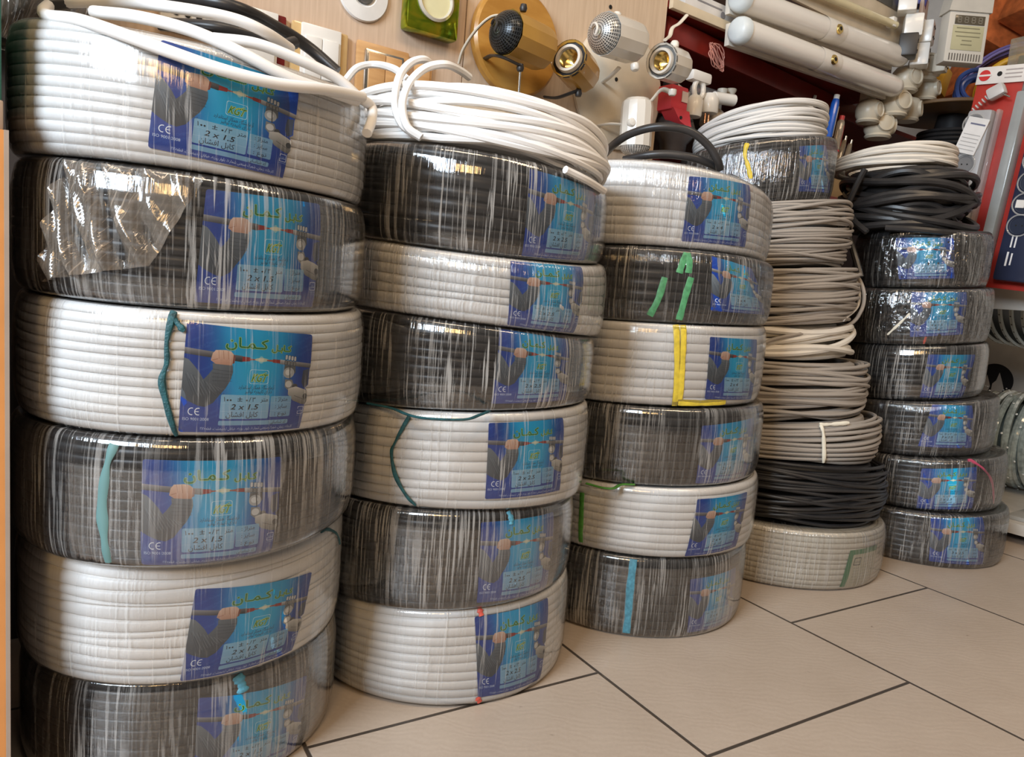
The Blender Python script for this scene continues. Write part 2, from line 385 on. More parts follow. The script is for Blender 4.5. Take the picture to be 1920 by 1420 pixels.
def label_base():
    c = Canvas(1280, 1120, (24, 62, 150)); x = c.X / c.w; y = c.Y / c.h
    # blue ground with a light beam spreading from the top to the middle
    beam = np.exp(-((x - 0.52) / (0.20 + 0.16 * np.clip(0.9 - y, 0, 1))) ** 4) * np.clip((0.80 - y) / 0.16, 0, 1)
    g = np.array([10, 164, 218.]); c.a = c.a * (1 - beam[..., None]) + g * beam[..., None]
    core = np.exp(-(((x - 0.53) / 0.2) ** 2 + ((y - 0.34) / 0.22) ** 2)) * 0.35
    c.a = c.a * (1 - core[..., None]) + np.array([90, 205, 235.]) * core[..., None]
    side = np.clip((0.26 - x) / 0.2, 0, 1) * 0.35; c.a = c.a * (1 - side[..., None]) + np.array([30, 58, 140.]) * side[..., None]
    for (px, py) in ((-.02, .06), (.02, .14), (.06, .20), (.0, .26), (.10, .40), (.16, .47), (.02, .80), (.0, .93), (.10, .90), (.18, .80), (.86, .20), (.9, .12), (.84, .08), (.9, .92)):
        c.text('Original Package', px, px + 0.20, py + 0.04, (100, 140, 205), al=0.33, rot=-0.5)
    # the two cable ends and the spark between them
    c.shade([(0, .222), (.41, .258), (.41, .316), (0, .278)], (150, 150, 155), (30, 30, 34))
    c.poly([(.41, .262), (.47, .268), (.47, .304), (.41, .312)], (150, 45, 40)); c.poly([(.47, .278), (.52, .283), (.52, .290), (.47, .296)], (170, 80, 60))
    c.ell(.56, .285, .055, .018, (255, 225, 180), 0.75); c.ell(.555, .285, .02, .035, (255, 240, 210), 0.5)
    c.poly([(.60, .283), (.65, .278), (.65, .300), (.60, .293)], (170, 80, 60)); c.poly([(.65, .272), (.71, .276), (.71, .312), (.65, .306)], (150, 45, 40))
    c.shade([(.71, .272), (1.0, .305), (1.0, .352), (.71, .318)], (200, 200, 200), (70, 70, 74))
    # sleeve and fist on the left
    arm = [(0, .315), (.035, .33), (.075, .38), (.115, .44), (.145, .50), (.175, .455), (.205, .40), (.200, .345), (.345, .355), (.35, .42), (.335, .50), (.305, .575), (.265, .64), (.225, .715), (.17, .755), (.12, .745), (.05, .705), (0, .665)]
    c.shade(arm, (112, 122, 130), (58, 64, 72), (0.35, 1))
    for k in range(11):
        t = k / 10.0
        c.line(.02 + .26 * t, .46 + .16 * t + .03 * math.sin(k * 2.1), .10 + .20 * t, .70 - .08 * t, 5 + 3 * (k % 2), (48, 54, 62), 0.5)
        c.line(.03 + .27 * t, .45 + .14 * t, .12 + .2 * t, .66 - .09 * t, 4, (160, 170, 178), 0.40)
    for k in range(4): c.line(.205, .40 + .035 * k, .345, .415 + .03 * k, 4, (35, 40, 46), 0.6)
    fist = [(.195, .255), (.215, .222), (.25, .218), (.29, .215), (.325, .225), (.345, .25), (.348, .31), (.338, .355), (.22, .350), (.185, .32), (.19, .285)]
    c.shade(fist, (228, 196, 176), (188, 142, 120))
    for k in range(3): c.line(.235 + .034 * k, .222, .243 + .034 * k, .30, 4, (150, 96, 74), 0.7)
    c.line(.195, .318, .235, .30, 5, (140, 88, 66), 0.7); c.poly([(.345, .25), (.36, .27), (.355, .33), (.342, .34)], (120, 60, 46))
    # jointed metal hand and forearm on the right
    for k in range(4):
        c.rrect(.752 + .026 * k, .222 + .004 * k, .775 + .026 * k, .272 + .004 * k, 10, (206, 208, 208)); c.rrect(.752 + .026 * k, .222 + .004 * k, .775 + .026 * k, .272 + .004 * k, 10, (60, 64, 66), line=3)
        c.rrect(.75 + .026 * k, .278 + .004 * k, .774 + .026 * k, .322 + .004 * k, 8, (126, 128, 128)); c.rrect(.75 + .026 * k, .278 + .004 * k, .774 + .026 * k, .322 + .004 * k, 8, (40, 42, 44), line=3)
    c.poly([(.755, .325), (.85, .335), (.855, .40), (.82, .44), (.77, .43), (.75, .38)], (92, 96, 98))
    c.ell(.795, .405, .048, .055, (176, 178, 178)); c.ell(.79, .40, .026, .03, (226, 228, 226)); c.line(.80, .33, .81, .47, 10, (54, 56, 58))
    c.poly([(.765, .47), (.83, .475), (.85, .53), (.90, .555), (.87, .62), (.80, .585), (.765, .545)], (134, 136, 136)); c.ell(.80, .52, .03, .034, (214, 214, 212)); c.ell(.86, .545, .025, .028, (70, 72, 74))
    c.shade([(.80, .565), (.87, .545), (.95, .575), (1.0, .60), (1.0, .745), (.93, .73), (.85, .69), (.80, .625)], (214, 212, 206), (92, 92, 90))
    c.poly([(.93, .38), (.985, .36), (.985, .53), (.945, .56), (.92, .50)], (70, 74, 80), .85); c.line(.86, .64, .97, .69, 6, (60, 60, 62), .7); c.ell(.965, .65, .022, .03, (66, 68, 70))
    # title: small word on the right, large drawn-out word on the left, green with a yellow edge
    for t, x0, x1, yb, hg in (('کـمـان', .285, .60, .180, .092), ('کـابـل', .635, .80, .190, .060)):
        m = c.textmask(persian(t), x0, x1, yb, hg); c.paint(grow(m, 6), (206, 214, 70)); c.paint(grow(m, 2), (16, 112, 66))
    # boxed emblem
    c.rrect(.475, .382, .625, .522, 22, (200, 232, 245), 1.0, line=5)
    m = c.textmask('KGT', .492, .60, .498, .075, slant=.28); c.paint(grow(m, 5), (236, 226, 90)); c.paint(grow(m, 1), (24, 124, 60)); c.line(.545, .445, .605, .405, 7, (236, 226, 90)); c.line(.55, .447, .60, .41, 4, (60, 150, 60))
    c.text(persian('آزمایشگاه همکار استاندارد'), .40, .68, .572, (30, 44, 66), .036); c.text(persian('دارای تاییدیه توانیر'), .45, .66, .612, (30, 44, 66), .036)
    # pale blue panels
    P = (142, 190, 218)
    c.rrect(.278, .632, .648, .866, 16, P, .92); c.rrect(.658, .640, .836, .852, 16, P, .82); c.rrect(.275, .884, .828, .930, 14, P, .88)
    for yy in (.712, .790): c.line(.278, yy, .648, yy, 2, (220, 236, 245), .6); c.line(.658, yy - .004, .836, yy - .004, 2, (220, 236, 245), .6)
    for t, yy in (('متراژ :', .690), ('سایز :', .762), ('نوع :', .835)): c.text(persian(t), .70, .80, yy, (26, 36, 56), .040)
    c.text(persian('کد شناسایی :'), .66, .81, .920, (26, 36, 56), .032)
    c.text('\u0661', .30, .309, .696, (18, 24, 34), .044); c.ell(.328, .684, .007, .008, (18, 24, 34)); c.ell(.350, .684, .007, .008, (18, 24, 34))
    c.text('\u00b1', .40, .435, .694, (18, 24, 34), .048); c.ell(.470, .684, .007, .008, (18, 24, 34)); c.text('/', .486, .502, .696, (18, 24, 34), .046); c.text('\u0663', .512, .535, .696, (18, 24, 34), .046)
    c.text(persian('متر'), .575, .635, .694, (18, 24, 34), .044)
    c.text(persian('کابل افشان'), .325, .565, .846, (18, 24, 34), .052)
    # CE mark, standard numbers, national standard sign, address line
    for cx in (.082, .128):
        r = ((c.X / c.w - cx) / .027) ** 2 + ((c.Y / c.h - .800) / .036) ** 2
        c.paint((r < 1) & (r > .58) & (c.X / c.w < cx + .008), (236, 242, 250))
    c.line(.106, .800, .132, .800, 8, (236, 242, 250)); c.text('ISO 9001:2008', .022, .205, .885, (225, 234, 246), .028)
    c.rrect(.905, .755, .960, .835, 8, (235, 240, 250), 1.0, line=5); c.poly([(.90, .78), (.915, .78), (.915, .80), (.90, .80)], (40, 70, 150)); c.text(persian('استاندارد'), .912, .954, .808, (235, 240, 250), .03); c.line(.90, .850, .965, .850, 4, (200, 214, 236), .7)
    c.text(persian('کارخانه: زنجان، شهرک صنعتی شماره١، بلوار روزبه، خیابان اردیبهشت، قطعه٢١٢'), .15, .88, .975, (232, 238, 250), .028)
    # rounded corners and the cut that follows the metal arm
    c.alpha[:] = 0; k = c.polymask([(0, 0), (1, 0), (1, .33), (.99, .37), (.992, .53), (.962, .56), (.985, .60), (.985, .70), (.965, .745), (.965, 1), (0, 1)])
    qx = np.maximum(np.abs(c.X - c.w / 2) - c.w / 2 + 26, 0); qy = np.maximum(np.abs(c.Y - c.h / 2) - c.h / 2 + 26, 0)
    c.alpha[k & (np.hypot(qx, qy) < 26)] = 1
    return c
_LB = label_base(); _LMATS = {}
def label_mat(size):
    if size in _LMATS: return _LMATS[size]
    c = _LB.copy(); wd = {'2 x 4': .15}.get(size, .20)
    c.paint(grow(c.textmask(size, .455 - wd / 2, .455 + wd / 2, .772, .052, slant=.22), 1), (14, 18, 26))
    _LMATS[size] = image_mat('printed_label', c.image('label_print'))
    return _LMATS[size]
def image_mat(name, im, rough=0.42):
    m, nt, b, out = _ntree(name)
    uv = node(nt, 'UVMap'); ti = node(nt, 'TexImage'); ti.image = im; ti.extension = 'EXTEND'
    nt.links.new(uv.outputs[0], ti.inputs[0]); nt.links.new(ti.outputs[0], b.inputs['Base Color']); nt.links.new(ti.outputs[1], b.inputs['Alpha'])
    b.inputs['Roughness'].default_value = rough
    return m

# ------------------------------------------------------------------ setting: floor, display wall, side cabinet
def build_floor():
    m, nt, b, out = _ntree('floor_tiles'); L = nt.links.new
    ge = node(nt, 'NewGeometry'); mp = node(nt, 'Mapping', vector_type='POINT')
    # tile frame: rows along U, bricks along V, one tile = 0.5 m
    yaw, T = 0.55743225, 0.5
    mp.inputs['Scale'].default_value = (1 / T, 1 / T, 1 / T); mp.inputs['Rotation'].default_value = (0, 0, -yaw)
    L(ge.outputs['Position'], mp.inputs[0])
    sp = node(nt, 'SeparateXYZ'); L(mp.outputs[0], sp.inputs[0])
    def mth(op, a, c):
        n = node(nt, 'Math', operation=op)
        for q, x in enumerate((a, c)):
            if isinstance(x, (int, float)): n.inputs[q].default_value = x
            else: L(x, n.inputs[q])
        return n.outputs[0]
    U = mth('ADD', sp.outputs[0], -0.58669996 + 20); V = mth('ADD', sp.outputs[1], -1.8405 + 20)
    row = mth('FLOOR', U, 0); odd = mth('MODULO', row, 2.0)
    V2 = mth('ADD', V, mth('MULTIPLY', odd, 0.5))
    def edge(x):
        f = mth('FRACT', x, 0); return mth('MINIMUM', f, mth('SUBTRACT', 1.0, f))
    e = mth('MINIMUM', edge(U), edge(V2))
    g = node(nt, 'MapRange', interpolation_type='SMOOTHSTEP'); g.inputs[1].default_value = 0.0038; g.inputs[2].default_value = 0.0075; L(e, g.inputs[0])
    cell = node(nt, 'CombineXYZ'); L(row, cell.inputs[0]); L(mth('FLOOR', V2, 0), cell.inputs[1])
    wn = node(nt, 'TexWhiteNoise', noise_dimensions='2D'); L(cell.outputs[0], wn.inputs['Vector'])
    n1 = node(nt, 'TexNoise', i_Scale=7.0, i_Detail=6.0, i_Roughness=0.6); L(ge.outputs['Position'], n1.inputs['Vector'])
    n2 = node(nt, 'TexNoise', i_Scale=190.0, i_Detail=2.0); L(ge.outputs['Position'], n2.inputs['Vector'])
    rp = node(nt, 'ValToRGB'); rp.color_ramp.elements[0].color = (0.40, 0.322, 0.255, 1); rp.color_ramp.elements[1].color = (0.505, 0.42, 0.345, 1)
    rp.color_ramp.elements[0].position = 0.25; rp.color_ramp.elements[1].position = 0.75
    L(mth('ADD', mth('ADD', mth('MULTIPLY', n1.outputs[0], 0.55), mth('MULTIPLY', n2.outputs[0], 0.30)), mth('MULTIPLY', wn.outputs[0], 0.12)), rp.inputs[0])
    # small scuffs and crumbs of dirt
    n3 = node(nt, 'TexNoise', i_Scale=26.0, i_Detail=5.0, i_Distortion=0.6); L(ge.outputs['Position'], n3.inputs['Vector'])
    sp3 = node(nt, 'MapRange'); sp3.inputs[1].default_value = 0.725; sp3.inputs[2].default_value = 0.76; L(n3.outputs[0], sp3.inputs[0])
    m1 = node(nt, 'MixRGB'); m1.inputs[2].default_value = (0.17, 0.12, 0.09, 1); L(mth('MULTIPLY', sp3.outputs[0], 0.8), m1.inputs[0]); L(rp.outputs[0], m1.inputs[1])
    m2 = node(nt, 'MixRGB'); m2.inputs[1].default_value = (0.055, 0.042, 0.033, 1); L(g.outputs[0], m2.inputs[0]); L(m1.outputs[0], m2.inputs[2])
    L(m2.outputs[0], b.inputs['Base Color']); b.inputs['Roughness'].default_value = 0.42
    # shallow moulded swirl pattern of the tile face
    wv = node(nt, 'TexWave', wave_type='RINGS', i_Scale=22.0, i_Distortion=14.0, i_Detail=2.0); wv.inputs['Detail Scale'].default_value = 0.7; L(ge.outputs['Position'], wv.inputs['Vector'])
    bp = node(nt, 'Bump', i_Strength=0.10, i_Distance=0.0012); L(wv.outputs['Fac'], bp.inputs['Height'])
    b2 = node(nt, 'Bump', i_Strength=0.8, i_Distance=0.002); L(g.outputs[0], b2.inputs['Height']); L(bp.outputs[0], b2.inputs['Normal']); L(b2.outputs[0], b.inputs['Normal'])
    o = MB().box((1.0, 1.2, -0.02), (7.0, 7.0, 0.04)).build('floor', m, smooth=False)
    tag(o, kind='structure')
build_floor()
LAM_A = wood('laminate_pink', (0.545, 0.405, 0.295), (0.625, 0.475, 0.355), grain=(40, 40, 2.2), scale=4.0, rough=0.5)
LAM_B = wood('laminate_cream', (0.56, 0.425, 0.30), (0.64, 0.50, 0.365), grain=(40, 40, 2.2), scale=4.0, rough=0.5)
def wall_slab(name, t0, t1, n0, n1, z0, z1, m):
    o = MB().box(((t0 + t1) / 2, (n0 + n1) / 2, (z0 + z1) / 2), (t1 - t0, n1 - n0, z1 - z0)).build(name, m, smooth=False, rot=(0, 0, _A))
    return tag(o, kind='structure')
wall_slab('wall_back', -1.1, 0.8545, 1.42, 1.46, 0, 2.3, LAM_A)
wall_slab('wall_center', 0.8575, 1.447, 1.42, 1.46, 0, 2.3, LAM_B)
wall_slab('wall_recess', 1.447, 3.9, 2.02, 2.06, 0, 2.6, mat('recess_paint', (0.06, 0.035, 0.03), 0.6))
wall_slab('wall_right', 3.62, 3.66, -0.6, 2.02, 0, 2.6, mat('right_paint', (0.52, 0.49, 0.45), 0.6))

# ------------------------------------------------------------------ cable coils
DATA = {"coils":{"1":[[-0.4269,1.0028,0.2029,0.0,0.0,0.0,0.151,0.0127,-0.0117],[-0.42,0.9855,0.202,0.1513,0.0127,-0.0117,0.32,0.0009,0.0621],[-0.4082,0.9607,0.2054,0.3185,0.0009,0.0621,0.452,-0.0033,0.0019],[-0.402,0.9598,0.2037,0.452,-0.0033,0.0019,0.5944,-0.0161,0.0353],[-0.4074,0.9603,0.2029,0.5945,-0.0161,0.0353,0.7317,-0.0391,0.0092],[-0.4112,0.9588,0.203,0.7319,-0.0391,0.0092,0.8726,-0.089,0.06]],"2":[[-0.0943,1.2693,0.2222,0.0,0.0,0.0,0.1481,0.0638,-0.0373],[-0.0955,1.2532,0.218,0.1486,0.0638,-0.0373,0.297,0.0268,-0.0676],[-0.083,1.2487,0.2173,0.2976,0.0268,-0.0676,0.4517,0.0457,-0.0281],[-0.0846,1.2454,0.2172,0.4518,0.0457,-0.0281,0.5779,-0.0511,-0.0295],[-0.0766,1.2428,0.2176,0.5776,-0.0511,-0.0295,0.6963,-0.0505,0.083],[-0.0844,1.2437,0.2168,0.6968,-0.0505,0.083,0.8133,-0.075,-0.0227],[-0.086,1.2426,0.2172,0.8134,-0.075,-0.0227,0.8755,-0.0372,-0.1694]],"3":[[0.2831,1.5785,0.2444,0.0,0.0,0.0,0.1566,0.0192,-0.0088],[0.291,1.5736,0.2433,0.1568,0.0192,-0.0088,0.2926,0.0342,-0.0092],[0.2852,1.5761,0.2431,0.2924,0.0342,-0.0092,0.4395,0.032,-0.0136],[0.2734,1.5802,0.2428,0.4391,0.032,-0.0136,0.5948,0.0238,-0.0034],[0.2729,1.5801,0.2433,0.5948,0.0238,-0.0034,0.7187,-0.0031,-0.0436],[0.2582,1.5848,0.2427,0.7185,-0.0031,-0.0436,0.8484,-0.0631,-0.1226]],"4":[[0.7087,1.9142,0.272,0.0,0.0,0.0,0.1314,-0.0039,-0.0343],[0.7207,1.9166,0.2552,0.1313,-0.0039,-0.0343,0.2717,-0.0009,-0.0635],[0.7095,1.9308,0.2414,0.2708,-0.0009,-0.0635,0.3683,0.1264,-0.0487],[0.6813,1.9523,0.2347,0.3637,0.1264,-0.0487,0.5107,0.0341,-0.0146],[0.6579,1.972,0.2168,0.5096,0.0341,-0.0146,0.601,0.1009,0.0031],[0.6409,1.9867,0.2356,0.5993,0.1009,0.0031,0.7366,0.085,0.0134],[0.6175,2.0028,0.2284,0.7348,0.085,0.0134,0.8954,0.1269,0.0272],[0.5894,2.0155,0.1967,0.8922,0.1269,0.0272,1.0397,0.1713,0.0043],[0.5921,2.0174,0.169,1.0402,0.1713,0.0043,1.1144,0.1746,-0.1724]],"5":[[1.1813,2.1124,0.238,0.0,0.0,0.0,0.1393,0.0437,-0.0181],[1.1793,2.1163,0.2182,0.1392,0.0437,-0.0181,0.2823,0.09,-0.0176],[1.1606,2.1312,0.203,0.2804,0.09,-0.0176,0.4283,0.1165,-0.0196],[1.1394,2.1478,0.1864,0.4255,0.1165,-0.0196,0.5757,0.0992,-0.0002],[1.1318,2.1562,0.1902,0.575,0.0992,-0.0002,0.7277,0.08,0.0241],[1.1303,2.1609,0.1741,0.7277,0.08,0.0241,0.8769,0.0417,0.0224],[1.0825,2.1876,0.1878,0.8755,0.0417,0.0224,1.0467,0.0644,-0.0014],[1.0401,2.2074,0.1643,1.044,0.0644,-0.0014,1.0958,0.0928,-0.0924]]},"labels":{"1,5":[[-1.361,0.947],[-0.669,0.851],[-0.713,0.07],[-1.409,0.131]],"1,4":[[-1.155,0.891],[-0.508,0.919],[-0.499,0.056],[-1.197,0.063]],"1,3":[[-1.252,0.914],[-0.565,0.833],[-0.588,0.037],[-1.282,0.052]],"1,2":[[-1.42,0.844],[-0.711,0.82],[-0.712,-0.002],[-1.421,0.04]],"1,1":[[-1.142,0.764],[-0.388,0.646],[-0.489,0.05],[-1.211,0.04]],"1,0":[[-1.112,0.838],[-0.372,0.702],[-0.417,0.018],[-1.128,0.144]],"2,5":[[-1.158,0.908],[-0.533,0.893],[-0.557,0.048],[-1.161,0.03]],"2,4":[[-1.277,0.958],[-0.665,0.986],[-0.669,0.024],[-1.265,0.04]],"2,3":[[-1.274,0.977],[-0.702,0.937],[-0.657,0.11],[-1.295,0.095]],"2,2":[[-1.311,0.888],[-0.694,0.899],[-0.641,0.153],[-1.297,0.132]],"2,1":[[-1.252,0.887],[-0.607,0.896],[-0.585,0.02],[-1.239,0.076]],"2,0":[[-1.26,0.91],[-0.607,0.908],[-0.589,0.071],[-1.192,0.096]],"3,5":[[-1.474,0.846],[-0.913,0.941],[-0.876,0.126],[-1.478,0.082]],"3,4":[[-1.302,0.93],[-0.907,0.836],[-0.545,0.176],[-1.265,0.193]],"3,3":[[-1.241,0.859],[-0.685,0.834],[-0.606,0.067],[-1.227,0.111]],"3,2":[[-1.29,0.789],[-0.694,0.849],[-0.681,0.009],[-1.285,0.053]],"3,1":[[-1.287,0.851],[-0.723,0.852],[-0.778,0.083],[-1.335,0.04]],"3,0":[[-1.233,0.749],[-0.689,0.766],[-0.617,0.065],[-1.201,0.073]],"4,7":[[-1.338,0.826],[-0.904,0.841],[-0.562,0.124],[-1.277,0.142]],"4,0":[[-1.204,0.708],[-0.816,0.74],[-0.859,-0.001],[-1.258,0.082]],"5,5":[[-2.438,0.87],[-1.641,0.879],[-1.503,0.18],[-2.306,0.153]],"5,4":[[-2.118,0.937],[-1.39,0.939],[-1.347,0.191],[-2.059,0.15]],"5,3":[[-1.852,0.841],[-1.138,0.815],[-1.229,0.03],[-1.879,0.06]],"5,2":[[-1.871,0.96],[-1.36,0.921],[-1.255,0.162],[-1.97,0.196]],"5,1":[[-2.012,0.811],[-1.386,0.867],[-1.331,0.098],[-2.006,0.034]],"5,0":[[-1.873,0.925],[-1.298,0.987],[-1.166,0.101],[-1.83,0.107]]},"ties":{"1,3":[[[-1.319,0.99],[-1.342,0.761],[-1.34,0.598],[-1.361,0.453],[-1.336,0.269],[-1.292,0.013]],[[-1.313,0.926],[-1.263,0.842]]],"1,2":[[[-1.568,0.934],[-1.598,0.76],[-1.618,0.483],[-1.605,0.248],[-1.592,0.049]]],"1,0":[[[-0.895,0.947],[-0.869,0.883],[-0.857,0.808]]],"1,1":[[[-0.281,0.921],[-0.196,0.909],[-0.052,0.806],[0.042,0.679]]],"2,2":[[[-1.843,0.924],[-1.927,0.657],[-1.949,0.546],[-1.912,0.336],[-1.827,0.133],[-1.76,0.035]]],"2,1":[[[-1.049,0.975],[-1.028,0.902],[-1.029,0.848]]],"2,0":[[[-1.225,0.977],[-1.211,0.912]],[[-1.195,0.099],[-1.169,0.04]]],"3,4":[[[-1.641,0.597],[-1.671,0.313],[-1.723,0.081]],[[-1.448,0.622],[-1.479,0.335],[-1.501,0.048]],[[-1.495,0.938],[-1.525,0.787],[-1.541,0.666]],[[-1.495,0.938],[-1.471,0.795],[-1.472,0.675]]],"3,3":[[[-1.519,0.991],[-1.484,0.48],[-1.461,0.01]],[[-1.464,0.996],[-1.445,0.545],[-1.434,0.101]],[[-1.44,0.063],[-1.242,0.061],[-1.015,0.074]]],"3,1":[[[-2.195,0.793],[-2.182,0.408],[-2.173,0.075]]],"3,0":[[[-1.7,0.964],[-1.704,0.649],[-1.699,0.32],[-1.699,0.054]]],"4,7":[[[-1.976,0.958],[-1.985,0.777],[-1.934,0.601],[-1.88,0.385]]],"4,2":[[[-1.555,1.065],[-1.519,0.76],[-1.472,0.06]],[[-1.555,1.065],[-1.437,1.16],[-1.234,1.175]]],"5,1":[[[-1.498,1.013],[-1.292,0.824],[-1.112,0.559],[-0.989,0.148]]],"5,4":[[[-2.349,0.179],[-2.218,0.373],[-2.1,0.564]]],"5,4r":[[[-1.873,0.031],[-1.859,0.154]]]},"wires":{"w1a":[[-0.5411,0.8787,0.9147],[-0.5482,0.8727,0.9074],[-0.5187,0.8169,0.8844],[-0.4951,0.7883,0.871],[-0.4518,0.7681,0.8633],[-0.397,0.7543,0.848],[-0.3548,0.7534,0.8361],[-0.308,0.7668,0.8265],[-0.2648,0.7972,0.825],[-0.2283,0.8457,0.8343],[-0.2021,0.9132,0.845]],"w1b":[[-0.4685,0.8202,0.8883],[-0.4047,0.7889,0.877],[-0.3486,0.7847,0.8665],[-0.3021,0.7912,0.8515],[-0.2604,0.8169,0.837],[-0.2268,0.8625,0.8364],[-0.2098,0.9153,0.84]],"w1c":[[-0.5371,0.8821,0.915],[-0.4678,0.8764,0.9182],[-0.3859,0.8415,0.9052],[-0.3333,0.8547,0.9028],[-0.305,0.8754,0.8971],[-0.2919,0.9213,0.8949]],"w1d":[[-0.3552,0.8526,0.8804],[-0.3131,0.866,0.8821],[-0.2723,0.8899,0.8751],[-0.2358,0.918,0.8655],[-0.2124,0.9366,0.8499],[-0.2012,0.9599,0.8449],[-0.1966,0.9453,0.8261],[-0.197,0.9238,0.8059]],"k1a":[[-0.5489,0.8721,0.9083],[-0.4802,0.9229,0.9412],[-0.3621,0.8956,0.9308],[-0.3212,0.9586,0.9291],[-0.2912,0.9939,0.9183],[-0.2555,0.9986,0.8929]],"k1b":[[-0.4332,0.8923,0.9028],[-0.3671,0.8803,0.8998],[-0.3314,0.8985,0.9003],[-0.3095,0.9169,0.8946],[-0.2966,0.9493,0.9105]],"s3a":[[0.141,1.5951,0.9064],[0.1564,1.4613,0.9185],[0.1843,1.4206,0.9342],[0.2281,1.3971,0.9441],[0.2803,1.391,0.9404],[0.3169,1.3936,0.9203],[0.34,1.3968,0.8944],[0.3491,1.4066,0.8796]],"s3b":[[0.1774,1.4466,0.8901],[0.2174,1.4197,0.8974],[0.2595,1.4098,0.8999],[0.3083,1.4067,0.8946],[0.3521,1.4196,0.8838]],"s2a":[[-0.2968,1.19,0.9188],[-0.2886,1.1936,0.9354],[-0.2744,1.1995,0.9539],[-0.2494,1.2089,0.9624],[-0.2111,1.16,0.9446],[-0.1855,1.1304,0.9233]],"s2b":[[-0.1582,1.0337,0.8308],[-0.1736,1.0364,0.8406],[-0.1847,1.0393,0.8612],[-0.1871,1.045,0.8867],[-0.1844,1.0628,0.9139],[-0.1734,1.0796,0.9343],[-0.1589,1.0946,0.9433],[-0.1486,1.1174,0.9419]],"s2c":[[-0.1466,1.0301,0.8254],[-0.1654,1.031,0.8366],[-0.174,1.0322,0.8569],[-0.1742,1.0345,0.8781],[-0.1671,1.0489,0.9031],[-0.1501,1.0637,0.9245],[-0.1265,1.0775,0.9344],[-0.1087,1.1044,0.9354],[-0.096,1.123,0.9319]],"s2d":[[0.0509,1.0678,0.8046],[0.0843,1.1001,0.7972],[0.1158,1.1575,0.7918]],"g2":[[0.785,1.8366,0.7392],[0.8454,1.9015,0.7294],[0.8622,1.8913,0.6907],[0.8615,1.8917,0.6479],[0.8313,1.8873,0.6082],[0.6951,1.7726,0.588],[0.5937,1.761,0.5579],[0.5796,1.7658,0.5311]],"g2b":[[0.7644,1.8181,0.7372],[0.8367,1.9066,0.7315],[0.8511,1.8981,0.6965],[0.8521,1.8974,0.6564],[0.795,1.8384,0.6208]],"b5":[[0.9133,2.0968,1.0291],[0.9032,2.0991,1.0044],[0.893,2.1094,0.962],[0.8869,2.1264,0.92],[0.8903,2.1324,0.8915],[0.9029,2.0787,0.8088],[0.9191,2.0479,0.7372]],"b5b":[[0.8946,2.1251,0.9132],[0.9063,2.0929,0.8851],[0.9265,2.0657,0.8601]],"b5c":[[0.9612,2.0362,0.8719],[1.0249,2.0024,0.8701],[1.1098,1.9956,0.868],[1.257,2.0823,0.8801],[1.2614,2.0791,0.8759]],"t2":[[-0.2051,1.0674,0.4533],[-0.1634,1.026,0.4563],[-0.133,0.9705,0.4593],[-0.1051,0.9435,0.4613],[-0.0573,0.9454,0.4634],[-0.0391,0.9934,0.4629],[-0.029,1.0273,0.4624]],"t3":[[0.1512,1.3323,0.2921],[0.1776,1.3067,0.2932],[0.1967,1.3064,0.2939],[0.2151,1.3362,0.2942],[0.2402,1.3408,0.295]]}}
COILS = DATA['coils']; LABELS = DATA['labels']; TIES = DATA['ties']; WIRES = DATA['wires']
WHITE = mat('white_cable_sheath', (0.82, 0.81, 0.795), 0.42, var=0.03, vscale=9)
IVORY = mat('aged_cable_sheath', (0.66, 0.61, 0.52), 0.45, var=0.05, vscale=8)
BLACK = mat('black_cable_sheath', (0.022, 0.021, 0.022), 0.38, var=0.2)
GREY = mat('grey_cable_sheath', (0.34, 0.305, 0.27), 0.5, var=0.08, vscale=10)
PALE = mat('pale_grey_cable_sheath', (0.70, 0.69, 0.67), 0.45, var=0.03)
BUFF = mat('white_mains_cable_sheath', (0.72, 0.68, 0.61), 0.45, var=0.04)
SOOT = mat('soft_black_cable_sheath', (0.03, 0.028, 0.028), 0.36, var=0.2)
F_CLEAR = film('clear_stretch_wrap', 0.42, 0.008, gloss=.75, lo=.57)
F_MID = film('stretch_wrap', 0.55, 0.010, lo=.535, gloss=1.5)
F_DENSE = film('dense_stretch_wrap', 0.46, 0.011, lo=.512, gloss=1.5)
F_CRUMPLE = film('crumpled_wrap', 0.36, 0.012, crumple=0.6, gloss=1.8, lo=.55)
F_SOFT = film('loose_wrap', 0.42, 0.02, crumple=0.14, lo=.54)
TEAL = mat('teal_twine', (0.015, 0.085, 0.10), 0.5, var=0.3, vscale=160, bump=0.6, bscale=400)
CYAN = mat('light_blue_twine', (0.08, 0.27, 0.37), 0.5, var=0.2, vscale=160)
GREEN = mat('green_twine', (0.085, 0.31, 0.14), 0.45, var=0.2, vscale=120)
MOSS = mat('dark_green_twine', (0.07, 0.25, 0.04), 0.5, var=0.2, vscale=120)
YELLOW = mat('yellow_twine', (0.66, 0.50, 0.05), 0.4, var=0.12, vscale=120)
RED = mat('red_twine', (0.62, 0.10, 0.07), 0.45)
PINK = mat('pink_twine', (0.48, 0.07, 0.14), 0.45)
CREAM = mat('cream_twine', (0.78, 0.74, 0.62), 0.5)
PALETEAL = mat('faded_teal_twine', (0.12, 0.24, 0.24), 0.5)

